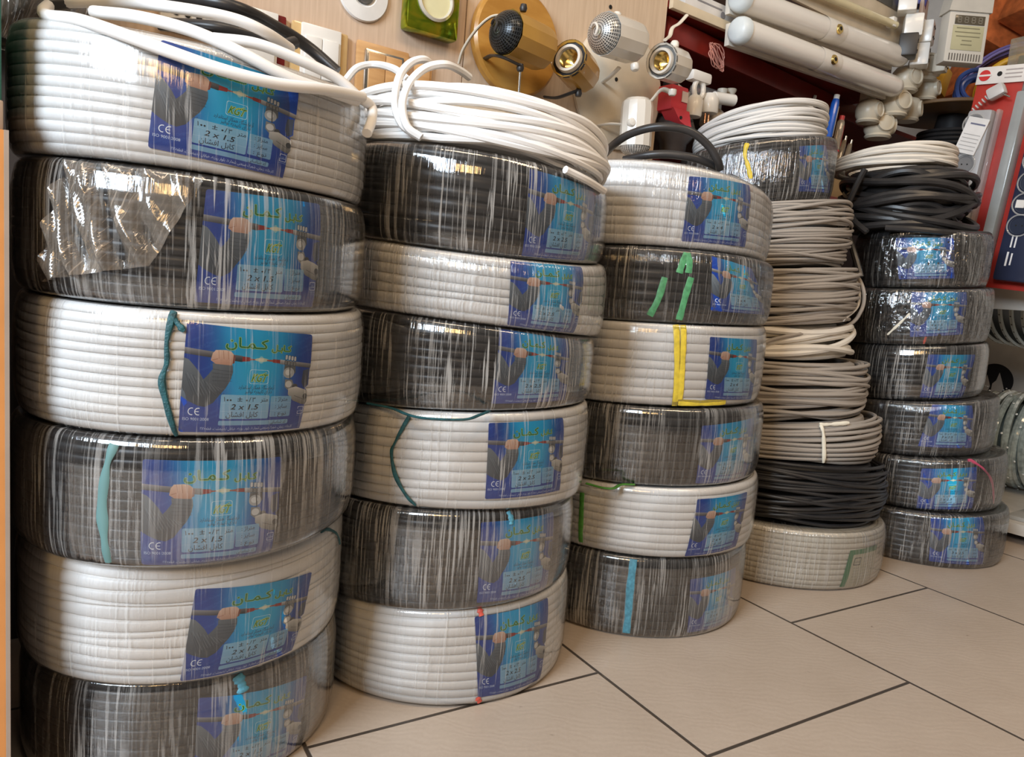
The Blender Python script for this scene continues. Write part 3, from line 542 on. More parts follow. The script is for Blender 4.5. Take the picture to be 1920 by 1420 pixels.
CORNER = 0.008
class Coil:
    def __init__(s, key):
        k, i = key.split(','); s.key = key
        s.cx, s.cy, s.R, s.b0, s.bx, s.by, s.t0, s.tx, s.ty = COILS[k][int(i)]
        s.h = s.t0 - s.b0
        s.seed = int(k) * 37 + int(i) * 5; s.rng = np.random.RandomState(s.seed)
    def pt(s, th, r, v):
        """world position for angle, radius and height fraction (arrays)"""
        dx = r * np.cos(th); dy = r * np.sin(th)
        zb = s.b0 + s.bx * dx + s.by * dy; zt = s.t0 + s.tx * dx + s.ty * dy
        return np.stack([s.cx + dx, s.cy + dy, zb + (zt - zb) * v], -1)
    def rim(s, v):
        """outer radius over the height, with rounded edges and a slight belly"""
        v = np.asarray(v, float); d = np.minimum(v, 1 - v) * s.h
        q = np.clip(1 - d / CORNER, 0, 1)
        return s.R - 0.002 - CORNER * (1 - np.sqrt(np.clip(1 - q * q, 0, 1))) - 0.0065 * np.clip((np.abs(2 * v - 1) - .45) / .55, 0, 1) ** 2
    def waves(s, th, amp, n=3, f0=1):
        o = np.zeros_like(th)
        for k in range(n): o = o + s.rng.uniform(.3, 1) * np.sin((f0 + k) * th + s.rng.uniform(0, 6.3)) / (1 + .5 * k)
        return o * amp / 1.6
def loc(o): return np.array(o.location)

def winding(c, root, m, rows, mess=1.0):
    nth = 140; th = np.linspace(0, 2 * PI, nth, endpoint=False)
    rad = c.h / (2 * rows); prof = []          # list of (r array, v array)
    S = np.array([-1, -.95, -.86, -.6, 0, .6, .86, .95])
    dv = [c.waves(th, 0.30 / rows * mess) * np.sin(PI * (j + .5) / rows) * (0.6 if mess <= 1 else 1) for j in range(rows + 1)]
    for j in range(rows + 1): dv[j] = dv[j] if 0 < j < rows else dv[j] * 0
    r_in = c.R * 0.52; ntop = 4
    # bottom rings (from the hole outwards)
    def ring(top):
        out = []
        r0 = c.R - 0.012
        for q in range(ntop):
            rc = r0 - (2 * (ntop - 1 - q) + 1) * rad
            w = c.waves(th, rad * .12)
            for sv in S[1:]: out.append((rc + sv * rad + w, np.full(nth, (.012 + .30 / rows * abs(sv) ** 2.6))))
        return out
    bot = [(np.full(nth, r_in), np.full(nth, .5)), (np.full(nth, r_in), np.full(nth, .05))] + ring(False)
    prof += bot
    for j in range(rows):
        w = np.minimum(c.waves(th, 0.0009 * min(mess, 1.5), 3), .0005)
        for sv in S:
            t = (sv + 1) / 2; v = (j + t) / rows; v = .012 + .976 * v
            vv = v + dv[j] * (1 - t) + dv[j + 1] * t
            prof.append((c.rim(vv) - rad * (.10 * sv * sv + .55 * abs(sv) ** 7) + w, vv))
    prof += [(r, 1 - v) for r, v in reversed(ring(True))]
    prof += [(np.full(nth, r_in), np.full(nth, .95)), (np.full(nth, r_in), np.full(nth, .5))]
    P = np.stack([c.pt(th, r, v) for r, v in prof], 1) - loc(root)
    return grid_mesh('cable_winding', P, m, root, wrap_u=True)

def wrap(c, root, m, slack=1.0, n_prof=30):
    nth = 300; th = np.linspace(PI / 2, 2.5 * PI, nth + 1)
    v = np.concatenate([np.full(4, .006), .006 + .988 * (1 - np.cos(np.linspace(0, PI, n_prof - 8))) / 2, np.full(4, .994)])
    inr = np.array([.58, .68, .78, .88]) * c.R
    r = np.concatenate([inr, c.rim(v[4:-4]), inr[::-1]])
    ph = th * 1.0
    fold = c.waves(ph * 9, 1.0, 5) * .5 + c.waves(ph * 23, 1.0, 4) * .35
    ten = np.clip(c.waves(ph * 2, 1.0, 4), 0, 1)
    R = np.zeros((nth + 1, n_prof)); VV = np.zeros_like(R)
    for i in range(n_prof):
        mid = math.sin(PI * min(1, max(0, (v[i] - .0) / 1.0)))
        R[:, i] = r[i] + (.0014 + .0006 * fold * slack + .0028 * slack * ten * (1 - abs(2 * v[i] - 1)) ** .5) * (1 if 4 <= i < n_prof - 4 else 0)
        VV[:, i] = v[i]
    R[-1] = R[0]
    P = c.pt(th[:, None] + 0 * R, R, VV) - loc(root)
    arc = np.concatenate([[0], np.cumsum(np.hypot(np.diff(r), np.diff(v * c.h)))])
    uv = np.stack([np.repeat((th * c.R)[:, None], n_prof, 1), np.repeat(arc[None], nth + 1, 0)], -1)
    return grid_mesh('plastic_wrap', P, m, root, uv=uv)

def quad_on(c, q, nu, nv, off, rough=0.0):
    (a, b, d, e) = [np.array(p) for p in q]          # TL TR BR BL in (angle, height)
    u = np.linspace(0, 1, nu)[:, None, None]; w = np.linspace(0, 1, nv)[None, :, None]
    A = (a * (1 - u) + b * u) * (1 - w) + (e * (1 - u) + d * u) * w
    th = A[..., 0]; v = np.clip(A[..., 1], .03, .972)
    wob = np.zeros_like(th)
    for k in range(6): wob += np.sin(th * c.rng.uniform(20, 70) + v * c.rng.uniform(4, 22) + c.rng.uniform(0, 6)) * rough / 6
    P = c.pt(th, c.rim(v) + off + wob, v)
    uv = np.stack(np.broadcast_arrays(u[..., 0], 1 - w[..., 0]), -1)
    return P, uv
def paper_label(c, root, m, key, rough=0.0006):
    P, uv = quad_on(c, LABELS[key], 40, 30, 0.0009, rough)
    # front sheet runs left to right, top to bottom: flip so that it faces outwards
    return grid_mesh('paper_label', P[:, ::-1] - loc(root), m, root, uv=uv[:, ::-1])
def on_coil(c, path, off=.002, n=6):
    p = spline([(a, v, 0) for a, v in path], n)
    th = np.array([q.x for q in p]); v = np.clip([q.y for q in p], .02, .98)
    P = c.pt(th, c.rim(v) + off, v); up = [Vector((math.cos(t), math.sin(t), 0)) for t in th]
    return P, up
def tie(c, root, key, m, w=.004, flat=.35, name='tie_cord', off=.0012):
    for path in TIES[key]:
        P, up = on_coil(c, path, off)
        t_ = np.linspace(0, 1, len(P)); k_ = .3 if flat < .3 else 1; rad = [w * (1 + k_ * (.22 * math.sin(9 * q + c.seed) + .15 * math.sin(23 * q))) for q in t_]
        MB().tube(P - loc(root), rad, 8, flat=flat, up=up).build(name, m, root)

def coil(key, label, m, rows, wrapm=None, size=None, mess=1.0, slack=1.0, group=None, ties=(), rough=.0006):
    c = Coil(key)
    root = empty('cable_coil', (c.cx, c.cy, c.b0), label, 'cable coil', group)
    winding(c, root, m, rows, mess)
    if size: paper_label(c, root, label_mat(size), key, rough)
    for t in ties: tie(c, root, *t)
    if wrapm is not None: wrap(c, root, wrapm, slack)
    c.root = root
    return c

def loose_coil(key, label, m, rad, rows, layers=2, mess=1.0, belly=.2, group=None, extra=(), seed=0, name='cable_winding', rin=.55):
    """hand-wound hank: every turn its own wandering loop of cable"""
    c = Coil(key); rng = random.Random(seed + c.seed)
    root = empty('cable_coil', (c.cx, c.cy, c.b0), label, 'cable coil', group)
    mb = MB(); th = np.linspace(0, 2 * PI, 72, endpoint=False)
    hv = rad / c.h
    for ly in range(layers):
        for j in range(rows):
            v0 = hv + (1 - 2 * hv) * (j + .5) / rows
            v = v0 + c.waves(th, .9 / rows * mess, 3) + rng.uniform(-.3, .3) / rows * mess
            v = np.clip(v, hv * 1.02, 1 - hv * 1.02)
            r = c.R - .003 - rad - ly * rad * 1.7 - belly * c.h * (abs(2 * v0 - 1) ** 2.4) * .5 + c.waves(th, rad * .55 * mess, 3, 1)
            r = np.minimum(r, c.R - rad * .9)
            mb.tube(c.pt(th, r, v) - loc(root), rad, 8, closed=True)
    # core turns that fill the hank behind the outer layers
    for j in range(5):
        v = np.full_like(th, .12 + .19 * j); mb.tube(c.pt(th, np.full_like(th, c.R * .80 - layers * rad), np.clip(v, hv * 1.5, 1 - hv * 1.5)) - loc(root), c.h * .11, 8, closed=True)
    mb.build(name, m, root)
    for w in extra:
        keyw, r_, mm = w[:3]; nm = w[3] if len(w) > 3 else 'cable_tail'
        MB().tube([Vector(p) - root.location for p in spline(WIRES[keyw], 8)], r_, 8).build(nm, mm, root)
    c.root = root
    return c

G1, G2, G3, G4, G5 = ('cable coils in the %s stack' % s for s in ('nearest', 'second', 'third', 'fourth', 'farthest'))
# nearest stack, bottom to top
coil('1,0', 'black film-wrapped cable coil at the very bottom of the nearest stack', BLACK, 13, F_DENSE, '2 x 1.5', group=G1, ties=[('1,0', CYAN, .006)])
coil('1,1', 'white film-wrapped cable coil second from the bottom of the nearest stack, turns crossing', WHITE, 13, F_CLEAR, '2 x 1.5', mess=2.6, group=G1, ties=[('1,1', TEAL, .0018, .8)])
coil('1,2', 'black film-wrapped cable coil third from the bottom of the nearest stack, faded teal cord', BLACK, 13, F_DENSE, '2 x 1.5', group=G1, ties=[('1,2', PALETEAL, .005)])
coil('1,3', 'white cable coil tied with teal twine halfway up the nearest stack', WHITE, 13, F_CLEAR, '2 x 1.5', group=G1, ties=[('1,3', TEAL, .0030, .7, 'tie_cord', .003)])
c14 = coil('1,4', 'black cable coil with a loose brownish film flap, high in the nearest stack', BLACK, 13, F_DENSE, '2 x 1.5', group=G1)
c15 = coil('1,5', 'shiny white film-wrapped cable coil on top of the nearest stack', WHITE, 12, F_CLEAR, '2 x 1.5', slack=1.6, group=G1)
# second stack
coil('2,0', 'white cable coil standing on the floor under the second stack, red string ends', WHITE, 11, F_CLEAR, '2 x 2.5', group=G2, ties=[('2,0', RED, .004)])
coil('2,1', 'black film-wrapped cable coil second from the floor in the second stack', BLACK, 11, F_DENSE, '2 x 2.5', group=G2, ties=[('2,1', CYAN, .004)])
c22 = coil('2,2', 'white cable coil tied with dark teal twine in the second stack', WHITE, 10, F_CLEAR, '2 x 2.5', group=G2, ties=[('2,2', TEAL, .0026, .8, 'tie_cord', .003)])
coil('2,3', 'black film-wrapped cable coil directly above the teal-tied white coil of the second stack', BLACK, 10, F_MID, '2 x 2.5', group=G2)
coil('2,4', 'squashed white cable coil in wrinkled film between two black coils, second stack', WHITE, 7, F_SOFT, '2 x 2.5', mess=1.4, slack=1.8, group=G2, rough=.0016)
coil('2,5', 'glossy black cable coil under the loose white hank of the second stack', BLACK, 8, F_MID, '2 x 2.5', group=G2)
loose_coil('2,6', 'loose unwrapped white cable hank on top of the second stack', WHITE, .0058, 8, 2, 2.5, .5, G2, [('s2a', .0056, WHITE, 'cable_loop'), ('s2b', .0056, WHITE, 'cable_loop'), ('s2c', .0056, WHITE, 'cable_loop'), ('s2d', .0056, WHITE)])
# third stack
coil('3,0', 'black film-wrapped cable coil on the floor under the third stack, light blue strap', BLACK, 9, F_DENSE, '2 x 4', group=G3, ties=[('3,0', CYAN, .0075, .15)])
c31 = coil('3,1', 'white cable coil with dark green strap, second from the floor in the third stack', WHITE, 9, F_CLEAR, '2 x 4', group=G3, ties=[('3,1', MOSS, .005, .2)])
coil('3,2', 'black film-wrapped cable coil between two white coils of the third stack', BLACK, 9, F_DENSE, '2 x 4', group=G3)
coil('3,3', 'white cable coil with bright yellow strap in the third stack', WHITE, 9, F_CLEAR, '2 x 4', group=G3, ties=[('3,3', YELLOW, .0055, .15)])
coil('3,4', 'black cable coil with bright green straps, second from the top of the third stack', BLACK, 7, F_SOFT, '2 x 4', slack=1.4, group=G3, ties=[('3,4', GREEN, .006, .15)])
c35 = coil('3,5', 'white film-wrapped cable coil on top of the third stack', WHITE, 9, F_SOFT, '2 x 4', slack=1.4, group=G3, rough=.0012)
# fourth stack
c40 = coil('4,0', 'yellowed grey-white cable coil with a green-edged paper label on the floor, fourth stack', IVORY, 11, F_SOFT, None, slack=.8, group=G4)
loose_coil('4,1', 'hank of tangled thin black cable above the yellowed coil, fourth stack', BLACK, .0045, 14, 2, 2.6, .25, G4)
loose_coil('4,2', 'neat grey cable hank with a cream cord knot, fourth stack', GREY, .0046, 9, 2, .8, .25, G4)
tie(Coil('4,2'), bpy.data.objects[[o.name for o in bpy.data.objects if o.get('label', '').startswith('neat grey')][0]], '4,2', CREAM, .0042, .5)
loose_coil('4,3', 'messy grey cable hank just below the white hank, fourth stack', GREY, .0047, 15, 2, 2.6, .25, G4)
loose_coil('4,4', 'thick white cable hank between grey hanks in the fourth stack', BUFF, .0078, 5, 2, 1.5, .2, G4)
loose_coil('4,5', 'grey cable hank with a pale loop hanging at its side, fourth stack', GREY, .0046, 15, 2, 2.4, .25, G4, [('g2', .0046, GREY, 'cable_loop'), ('g2b', .0046, PALE, 'cable_loop')])
loose_coil('4,6', 'thin grey cable hank under the small wrapped black coil, fourth stack', GREY, .0039, 21, 2, 2.6, .2, G4)
c47 = coil('4,7', 'small black film-wrapped coil with yellow cord under the top hank, fourth stack', BLACK, 14, F_SOFT, '2 x 1.5', slack=1.5, group=G4, ties=[('4,7', YELLOW, .0045, .4)], rough=.0012)
loose_coil('4,8', 'pale white cable hank on top of the fourth stack', PALE, .0050, 9, 2, .9, .15, G4)
# farthest stack
coil('5,0', 'black film-wrapped coil on the floor under the farthest stack', BLACK, 9, F_SOFT, '3 x 2.5', slack=2.0, group=G5, rough=.001)
coil('5,1', 'black film-wrapped coil with pink string, second from the floor in the farthest stack', BLACK, 9, F_SOFT, '2 x 2.5', slack=1.8, group=G5, ties=[('5,1', PINK, .0035, .5)], rough=.001)
coil('5,2', 'black film-wrapped coil printed 3 x 2.5, third from the floor in the farthest stack', BLACK, 9, F_SOFT, '3 x 2.5', slack=1.8, group=G5, rough=.001)
coil('5,3', 'tidy black film-wrapped coil at mid height of the farthest stack', BLACK, 10, F_MID, '2 x 1.5', group=G5)
coil('5,4', 'black coil in crumpled shiny film with a cream string end, farthest stack', BLACK, 9, F_CRUMPLE, '4 x 1.5', slack=1.6, group=G5, ties=[('5,4', CREAM, .003, .5), ('5,4r', RED, .003, .5)], rough=.0016)
coil('5,5', 'black coil in crumpled shiny film right under the thick black hank, farthest stack', BLACK, 8, F_CRUMPLE, '3 x 1.5', slack=1.8, group=G5, rough=.0018)
loose_coil('5,6', 'thick loose black cable hank near the top of the farthest stack', SOOT, .0098, 7, 2, 2.3, .3, G5, [('b5', .0085, SOOT), ('b5b', .0085, SOOT), ('b5c', .0085, SOOT)])
loose_coil('5,7', 'white cable hank on top of the farthest stack', BUFF, .0058, 6, 2, 1.0, .15, G5)

# twine that runs over the top faces of two coils
for c_, kw, mm, w_ in ((c22, 't2', TEAL, .0034), (c31, 't3', MOSS, .004)):
    MB().tube([Vector(p) - c_.root.location for p in spline(WIRES[kw], 6)], w_, 8, flat=.5).build('tie_cord', mm, c_.root)
# torn flap of film hanging off the second coil of the nearest stack
def film_flap():
    c = c14; c.rng = np.random.RandomState(5)
    q = [(-1.86, .97), (-1.16, .97), (-1.40, .30), (-2.02, .10)]
    P, uv = quad_on(c, q, 60, 30, .007, .016)
    m = film('torn_brown_film', .45, .17, gloss=.8, tint=(.50, .42, .34))
    grid_mesh('film_flap', P[:, ::-1] - loc(c.root), m, c.root, uv=uv[:, ::-1] * .2)
film_flap()
# green-edged paper label on the yellowed coil
def green_label():
    c = Canvas(600, 620, (196, 190, 168))
    c.poly([(0, 0), (1, 0), (1, .13), (.14, .13), (.14, 1), (0, 1)], (70, 132, 92))
    c.rrect(.20, .22, .42, .42, 12, (30, 40, 36), 1, line=12); c.text(persian('استاندارد'), .23, .39, .345, (30, 40, 36), .05)
    rr = random.Random(3)
    for k in range(9):
        y = .24 + .075 * k; x0 = (.5 if k < 3 else .24)
        c.text(persian(rr.choice(['کابل افشان سیم', 'استاندارد ملی ایران', 'مشخصات کابل زمینی', 'متراژ سایز نوع'])), x0, .93, y + .03, (120, 122, 108), .035)
    c.text(persian('کابل کمان'), .5, .9, .235, (70, 110, 84), .05)
    c.alpha[:] = c.polymask([(0, 0), (1, 0), (1, .8), (.86, 1), (0, 1)])
    P, uv = quad_on(c40, LABELS['4,0'], 20, 20, .0009, .0008)
    grid_mesh('paper_label', P[:, ::-1] - loc(c40.root), image_mat('green_label', c.image('green_label_print')), c40.root, uv=uv[:, ::-1])
green_label()

# loose cable ends lying on top of the stacks
def cable(label, keys, rad, m, flat=1.0, group=None, copper=None):
    pts = [WIRES[k] for k in keys]; root = empty('loose_cable', pts[0][len(pts[0]) // 2], label, 'cable', group)
    for p in pts:
        MB().tube([Vector(q) - root.location for q in spline(p, 10)], rad, 10, flat=flat).build('cable_strand', m, root)
    if copper:
        e = Vector(copper[-1]); d = (e - Vector(copper[-2])).normalized(); mb = MB()
        for k in range(2): mb.lathe([(.0016, -.002), (.0016, .0035)], at(e - root.location + Vector((.0022 * (k * 2 - 1), 0, .001)), d), 10)
        mb.build('copper_core', mat('copper_ends', (.62, .60, .60), .25, 1.0), root)
    return root
cable('thick white cable end looped over the top of the nearest stack', ['w1a', 'w1b', 'w1c', 'w1d'], .0062, WHITE)
cable('flat black twin cable end behind the white loops on the nearest stack', ['k1a', 'k1b'], .0075, SOOT, copper=WIRES['k1b'])
cable('black cable end arching over the white coil on top of the third stack', ['s3a', 's3b'], .0075, SOOT)

# ------------------------------------------------------------------ things on the display wall
PLAS = mat('white_plastic', (0.78, 0.765, 0.73), 0.3, var=0.02, coat=.2)
CREAMP = mat('cream_plastic', (0.70, 0.64, 0.53), 0.4, var=0.03)
DARK = mat('dark_plastic', (0.025, 0.023, 0.023), 0.4)
HOLE = mat('dark_hole', (0.01, 0.009, 0.008), 0.8)
STEEL = mat('steel', (0.62, 0.61, 0.58), 0.22, 1.0)
BRASS = mat('brass', (0.80, 0.58, 0.20), 0.22, 1.0)
GOLDWOOD = wood('golden_varnished_wood', (0.40, 0.19, 0.035), (0.52, 0.27, 0.06), grain=(3, 30, 12), scale=3.0, rough=0.28)
OCHRE = mat('ochre_lamp_paint', (0.47, 0.26, 0.045), 0.3, var=0.05, coat=.4)
LAMPW = mat('white_lamp_enamel', (0.72, 0.69, 0.63), 0.25, var=0.02, coat=.4)
CERAM = mat('grey_ceramic', (0.62, 0.58, 0.52), 0.35)
def wbox(mb, t, n, z, d, bev=0.0, mi=0): return mb.box((t, n, z), d, bev=bev, mi=mi)
def disc_prof(r, h, e=.003): return [(0, 0), (r - e, 0), (r, e), (r, h - e), (r - e, h), (0, h)]
TOWARD = (0, -1, 0)      # local direction out of the wall

def switch(name, label, t0, t1, ztop, h, side, face, gangs, frame=None, grp='switch plates on the display wall'):
    w = t1 - t0; root = empty(name, W((t0 + t1) / 2, 1.42, ztop - h / 2), label, 'switch', grp, wall=True)
    MB().box((0, -.006, 0), (w, .012, h), bev=.005).build('frame_plate', side, root)
    iw = w * (.70 if frame is None else .74)
    MB().box((0, -.0125, 0), (iw, .011, h * (.985 if frame is None else .74)), bev=.003).build('inner_plate', face if frame is None else frame, root)
    for k in range(gangs):
        gw = iw * .86 / gangs
        MB().box((-iw * .43 + gw * (k + .5), -.019, -.004 if frame is None else 0), (gw - .0012, .006, h * (.66 if frame is None else .64)), bev=.0015).build('rocker', face, root)
    return root
MAROON = mat('dark_red_gloss', (0.16, 0.012, 0.010), 0.15, coat=.6)
TAN = mat('tan_gloss', (0.62, 0.42, 0.19), 0.2, coat=.5)
BEECH = wood('beech_veneer', (0.52, 0.28, 0.11), (0.62, 0.36, 0.16), grain=(5, 5, 30), scale=3, rough=0.35)
switch('light_switch', 'white two-gang wall switch with dark red sides', .360, .474, 1.088, .110, MAROON, PLAS, 1)
switch('light_switch', 'white two-gang wall switch with tan sides, in blister film', .484, .593, 1.087, .110, TAN, PLAS, 2)
switch('light_switch', 'beech wood wall switch with a thin chrome inner frame', .612, .724, 1.085, .112, BEECH, BEECH, 2, frame=STEEL)
r_ = empty('blank_plate', W(.758, 1.42, 1.028), 'narrow wood blank plate right of the beech wood switch', 'wall plate', None, wall=True)
MB().box((0, -.006, 0), (.040, .012, .098), bev=.005).build('frame_plate', BEECH, r_); MB().box((0, -.0125, 0), (.026, .004, .07), bev=.0015).build('inner_plate', BEECH, r_)
r_ = empty('wall_socket', W(.305, 1.42, 1.055), 'white socket module with a row of dark holes, behind the cable loops', 'socket', None, wall=True)
MB().box((0, -.008, 0), (.085, .016, .075), bev=.004).build('body', PLAS, r_)
for x in (-.018, 0.0, .018): MB().lathe(disc_prof(.0048, .003, .0005), at((x, -.0155, -.010), TOWARD), 14).build('pin_hole', HOLE, r_)

r_ = empty('downlight', W(.622, 1.42, 1.172), 'round flat white recessed downlight near the top of the wall', 'ceiling light', 'downlight samples on the display wall', wall=True)
MB().lathe([(0, 0), (.050, 0), (.052, .003), (.050, .007), (.026, .010), (.022, .006), (0, .005)], at((0, 0, 0), TOWARD), 40).build('trim_ring', mat('white_paint_gloss', (.80, .79, .77), .25), r_)
MB().lathe([(.021, .006), (.019, .012), (.010, .014), (0, .0145)], at((0, 0, 0), TOWARD), 28).build('lens', mat('clear_lens', (.85, .85, .83), .05, trans=.9), r_)
def mirror_mat():
    m, nt, b, out = _ntree('green_gold_mirror'); tc = node(nt, 'TexCoord'); nz = node(nt, 'TexNoise', i_Scale=16.0, i_Detail=2.0, i_Distortion=1.2); nt.links.new(tc.outputs['Object'], nz.inputs['Vector'])
    rp = node(nt, 'ValToRGB'); e = rp.color_ramp.elements; e[0].color = (.03, .16, .01, 1); e[0].position = .32; e[1].color = (.75, .50, .03, 1); e[1].position = .68
    k = e.new(.5); k.color = (.34, .40, .02, 1)
    nt.links.new(nz.outputs[0], rp.inputs[0]); nt.links.new(rp.outputs[0], b.inputs['Base Color']); b.inputs['Metallic'].default_value = .85; b.inputs['Roughness'].default_value = .08; return m
r_ = empty('downlight', W(.7615, 1.42, 1.184), 'square downlight with green and gold mirror frame', 'ceiling light', 'downlight samples on the display wall', wall=True)
MB().box((0, -.017, 0), (.118, .034, .118), bev=.009).build('mirror_frame', mirror_mat(), r_)
MB().lathe([(.040, .034), (.041, .039), (.036, .042), (.033, .038), (.033, .034)], at((0, 0, .006), TOWARD), 40, closed_ends=False).build('crystal_ring', mat('crystal_ring', (.80, .74, .62), .12, trans=.3), r_)
MB().lathe([(0, .037), (.033, .036)], at((0, 0, .006), TOWARD), 32, closed_ends=False).build('frosted_lens', mat('frosted_lens', (.72, .68, .42), .3), r_)

def mesh_mat(name, wire, gap):
    if name in MATS: return MATS[name]
    m, nt, b, out = _ntree(name); uv = node(nt, 'UVMap'); L = nt.links.new
    ck = node(nt, 'TexVoronoi', i_Scale=1.0, feature='DISTANCE_TO_EDGE', i_Randomness=0.0); mp = node(nt, 'Mapping'); mp.inputs['Scale'].default_value = (34, 11, 1); mp.inputs['Rotation'].default_value = (0, 0, .0)
    L(uv.outputs[0], mp.inputs[0]); L(mp.outputs[0], ck.inputs['Vector'])
    mr = node(nt, 'MapRange'); mr.inputs[1].default_value = .14; mr.inputs[2].default_value = .24; L(ck.outputs[0], mr.inputs[0])
    mx = node(nt, 'MixRGB'); mx.inputs[1].default_value = (*wire, 1); mx.inputs[2].default_value = (*gap, 1); L(mr.outputs[0], mx.inputs[0]); L(mx.outputs[0], b.inputs['Base Color'])
    bp = node(nt, 'Bump', i_Strength=1.0, i_Distance=0.0012, invert=True); L(mr.outputs[0], bp.inputs['Height']); L(bp.outputs[0], b.inputs['Normal'])
    b.inputs['Metallic'].default_value = .6; b.inputs['Roughness'].default_value = .3; MATS[name] = m
    return m
MESH_B = mesh_mat('black_wire_mesh', (.05, .055, .06), (.006, .006, .006)); MESH_W = mesh_mat('white_wire_mesh', (.72, .71, .68), (.10, .10, .10))
def dome(rad, depth, M, mtl, parent, nu=40, nv=12):
    u = np.linspace(0, 2 * PI, nu + 1); s = np.linspace(.04, PI / 2, nv)
    P = np.zeros((nu + 1, nv, 3)); P[..., 0] = np.cos(u)[:, None] * np.sin(s)[None] * rad; P[..., 1] = np.sin(u)[:, None] * np.sin(s)[None] * rad; P[..., 2] = depth * np.cos(s)[None]
    Mn = np.array(M); P = P @ Mn[:3, :3].T + Mn[:3, 3]
    uv = np.stack(np.broadcast_arrays((u / (2 * PI))[:, None], (s / (PI / 2))[None]), -1)
    return grid_mesh('mesh_guard', P, mtl, parent, uv=uv)
def spot_head(parent, front, axis, length, rad, paint, kind, dark):
    """round-backed many-sided lamp shell; axis points from the open front to the back"""
    M = at(front, axis, .26)
    h = MB().lathe([(rad * .90, .004), (rad, 0), (rad * 1.0, length * .80), (rad * .93, length * .92), (rad * .70, length * .985), (0, length)], M, 12, closed_ends=False).build('lamp_head', paint, parent, auto=24)
    if kind == 'mesh':
        dome(rad * .93, -rad * .62, M, MESH_B if dark else MESH_W, h)
        ring = [Matrix(M) @ Vector((rad * .30 * math.cos(a), rad * .30 * math.sin(a), -rad * .66 - .012 * math.sin(a / 2))) for a in np.linspace(.4, 2.4 * PI / 2, 9)]
        MB().tube(ring, .0028, 8).build('pull_ring', DARK if dark else LAMPW, h)
    else:
        MB().lathe([(rad * .98, -.001), (rad * .99, .006), (rad * .72, .008), (rad * .70, .004)], M, 32, closed_ends=False).build('front_ring', DARK if dark else mat('grey_rubber', (.16, .16, .155), .5), h)
        MB().lathe([(rad * .74, .006), (rad * .70, -.004), (rad * .56, -.004), (rad * .52, .004), (rad * .50, .03)], M, 32, closed_ends=False).build('socket_ring', CERAM, h)
        thr = []
        for k in range(9): thr += [(rad * .50, .002 + k * .003), (rad * .46, .0035 + k * .003)]
        MB().lathe(thr + [(0, .032)], M, 28, closed_ends=False).build('brass_thread', BRASS, h)
    return h
# golden lamp: round wooden base with two heads
r_ = empty('spot_lamp', W(.98, 1.42, 1.167), 'golden wall spotlight with a big round wood base and two heads', 'spotlight', 'spot lamps on the display wall', wall=True)
MB().lathe([(0, 0), (.110, 0), (.114, .004), (.114, .018), (.108, .024), (0, .026)], at((0, 0, 0), TOWARD), 64).build('base_plate', GOLDWOOD, r_)
spot_head(r_, (-.098, -.118, -.026), (1, .18, -.02), .118, .046, OCHRE, 'mesh', True)
spot_head(r_, (.062, -.122, -.038), (.86, .42, -.14), .098, .041, OCHRE, 'socket', True)
for pts in ([(-.085, -.026, -.055), (-.100, -.075, -.062), (-.100, -.118, -.075), (-.060, -.122, -.082)], [(.080, -.026, -.10), (.088, -.06, -.105), (.100, -.09, -.098), (.115, -.098, -.090)]):
    MB().tube(spline(pts, 6), .0062, 8, flat=.5).build('bracket', DARK, r_)
for p in ((-.062, -.118, .032), (-.060, -.120, -.084), (.118, -.098, -.094)):
    MB().lathe([(0, -.009), (.006, -.008), (.008, -.002), (.006, .006), (0, .008)], at(p, (0, 0, 1)), 16).build('knob', DARK, r_)
MB().tube([(-.058, -.118, -.09), (-.057, -.118, -.15)], .0022, 8).build('screw_rod', STEEL, r_)
MB().tube(spline([(-.096, -.10, .012), (-.118, -.085, .006), (-.135, -.06, -.018), (-.143, -.03, -.05), (-.140, -.010, -.075)], 6), .0045, 8, flat=.6).build('power_cord', CREAMP, r_)
# white lamp: cream disc base with three heads
r_ = empty('spot_lamp', W(1.30, 1.42, 1.14), 'white wall spotlight with a cream disc base and three heads', 'spotlight', 'spot lamps on the display wall', wall=True)
MB().lathe([(0, 0), (.142, 0), (.145, .003), (.145, .010), (.138, .014), (0, .015)], at((0, 0, 0), TOWARD), 64).build('base_plate', mat('cream_enamel', (.66, .585, .47), .35), r_)
spot_head(r_, (-.165, -.125, .062), (1, .16, .09), .118, .046, LAMPW, 'mesh', False)
spot_head(r_, (.012, -.130, .045), (1, .25, .10), .092, .0405, LAMPW, 'socket', False)
spot_head(r_, (-.002, -.085, -.148), (-.05, 0, 1), .112, .038, LAMPW, 'mesh', False)
for pts in ([(-.06, -.014, .0), (-.08, -.06, .0), (-.09, -.10, .012)], [(.035, -.014, -.03), (.020, -.09, -.045), (.04, -.11, -.012), (.07, -.11, -.008)], [(-.06, -.014, -.10), (-.055, -.05, -.10), (-.03, -.06, -.098)]):
    MB().tube(spline(pts, 6), .006, 8, flat=.5).build('bracket', LAMPW, r_)
for p, ax in (((-.075, -.135, .012), (0, -.3, -1)), ((.075, -.115, -.008), (0, 0, -1)), ((.072, -.110, .098), (0, 0, 1)), ((-.036, -.10, -.100), (-.4, -1, 0)), ((-.12, -.11, .112), (0, 0, 1))):
    MB().lathe([(0, -.004), (.010, -.004), (.010, .006), (.007, .010), (0, .011)], at(p, ax), 16).build('knob', LAMPW, r_)
for x, z in ((-.018, .016), (-.045, .18)): MB().lathe(disc_prof(.0048, .002, .0004), at((x, -.0145 if z < .1 else 0, z), TOWARD), 14).build('screw_hole', HOLE, r_)
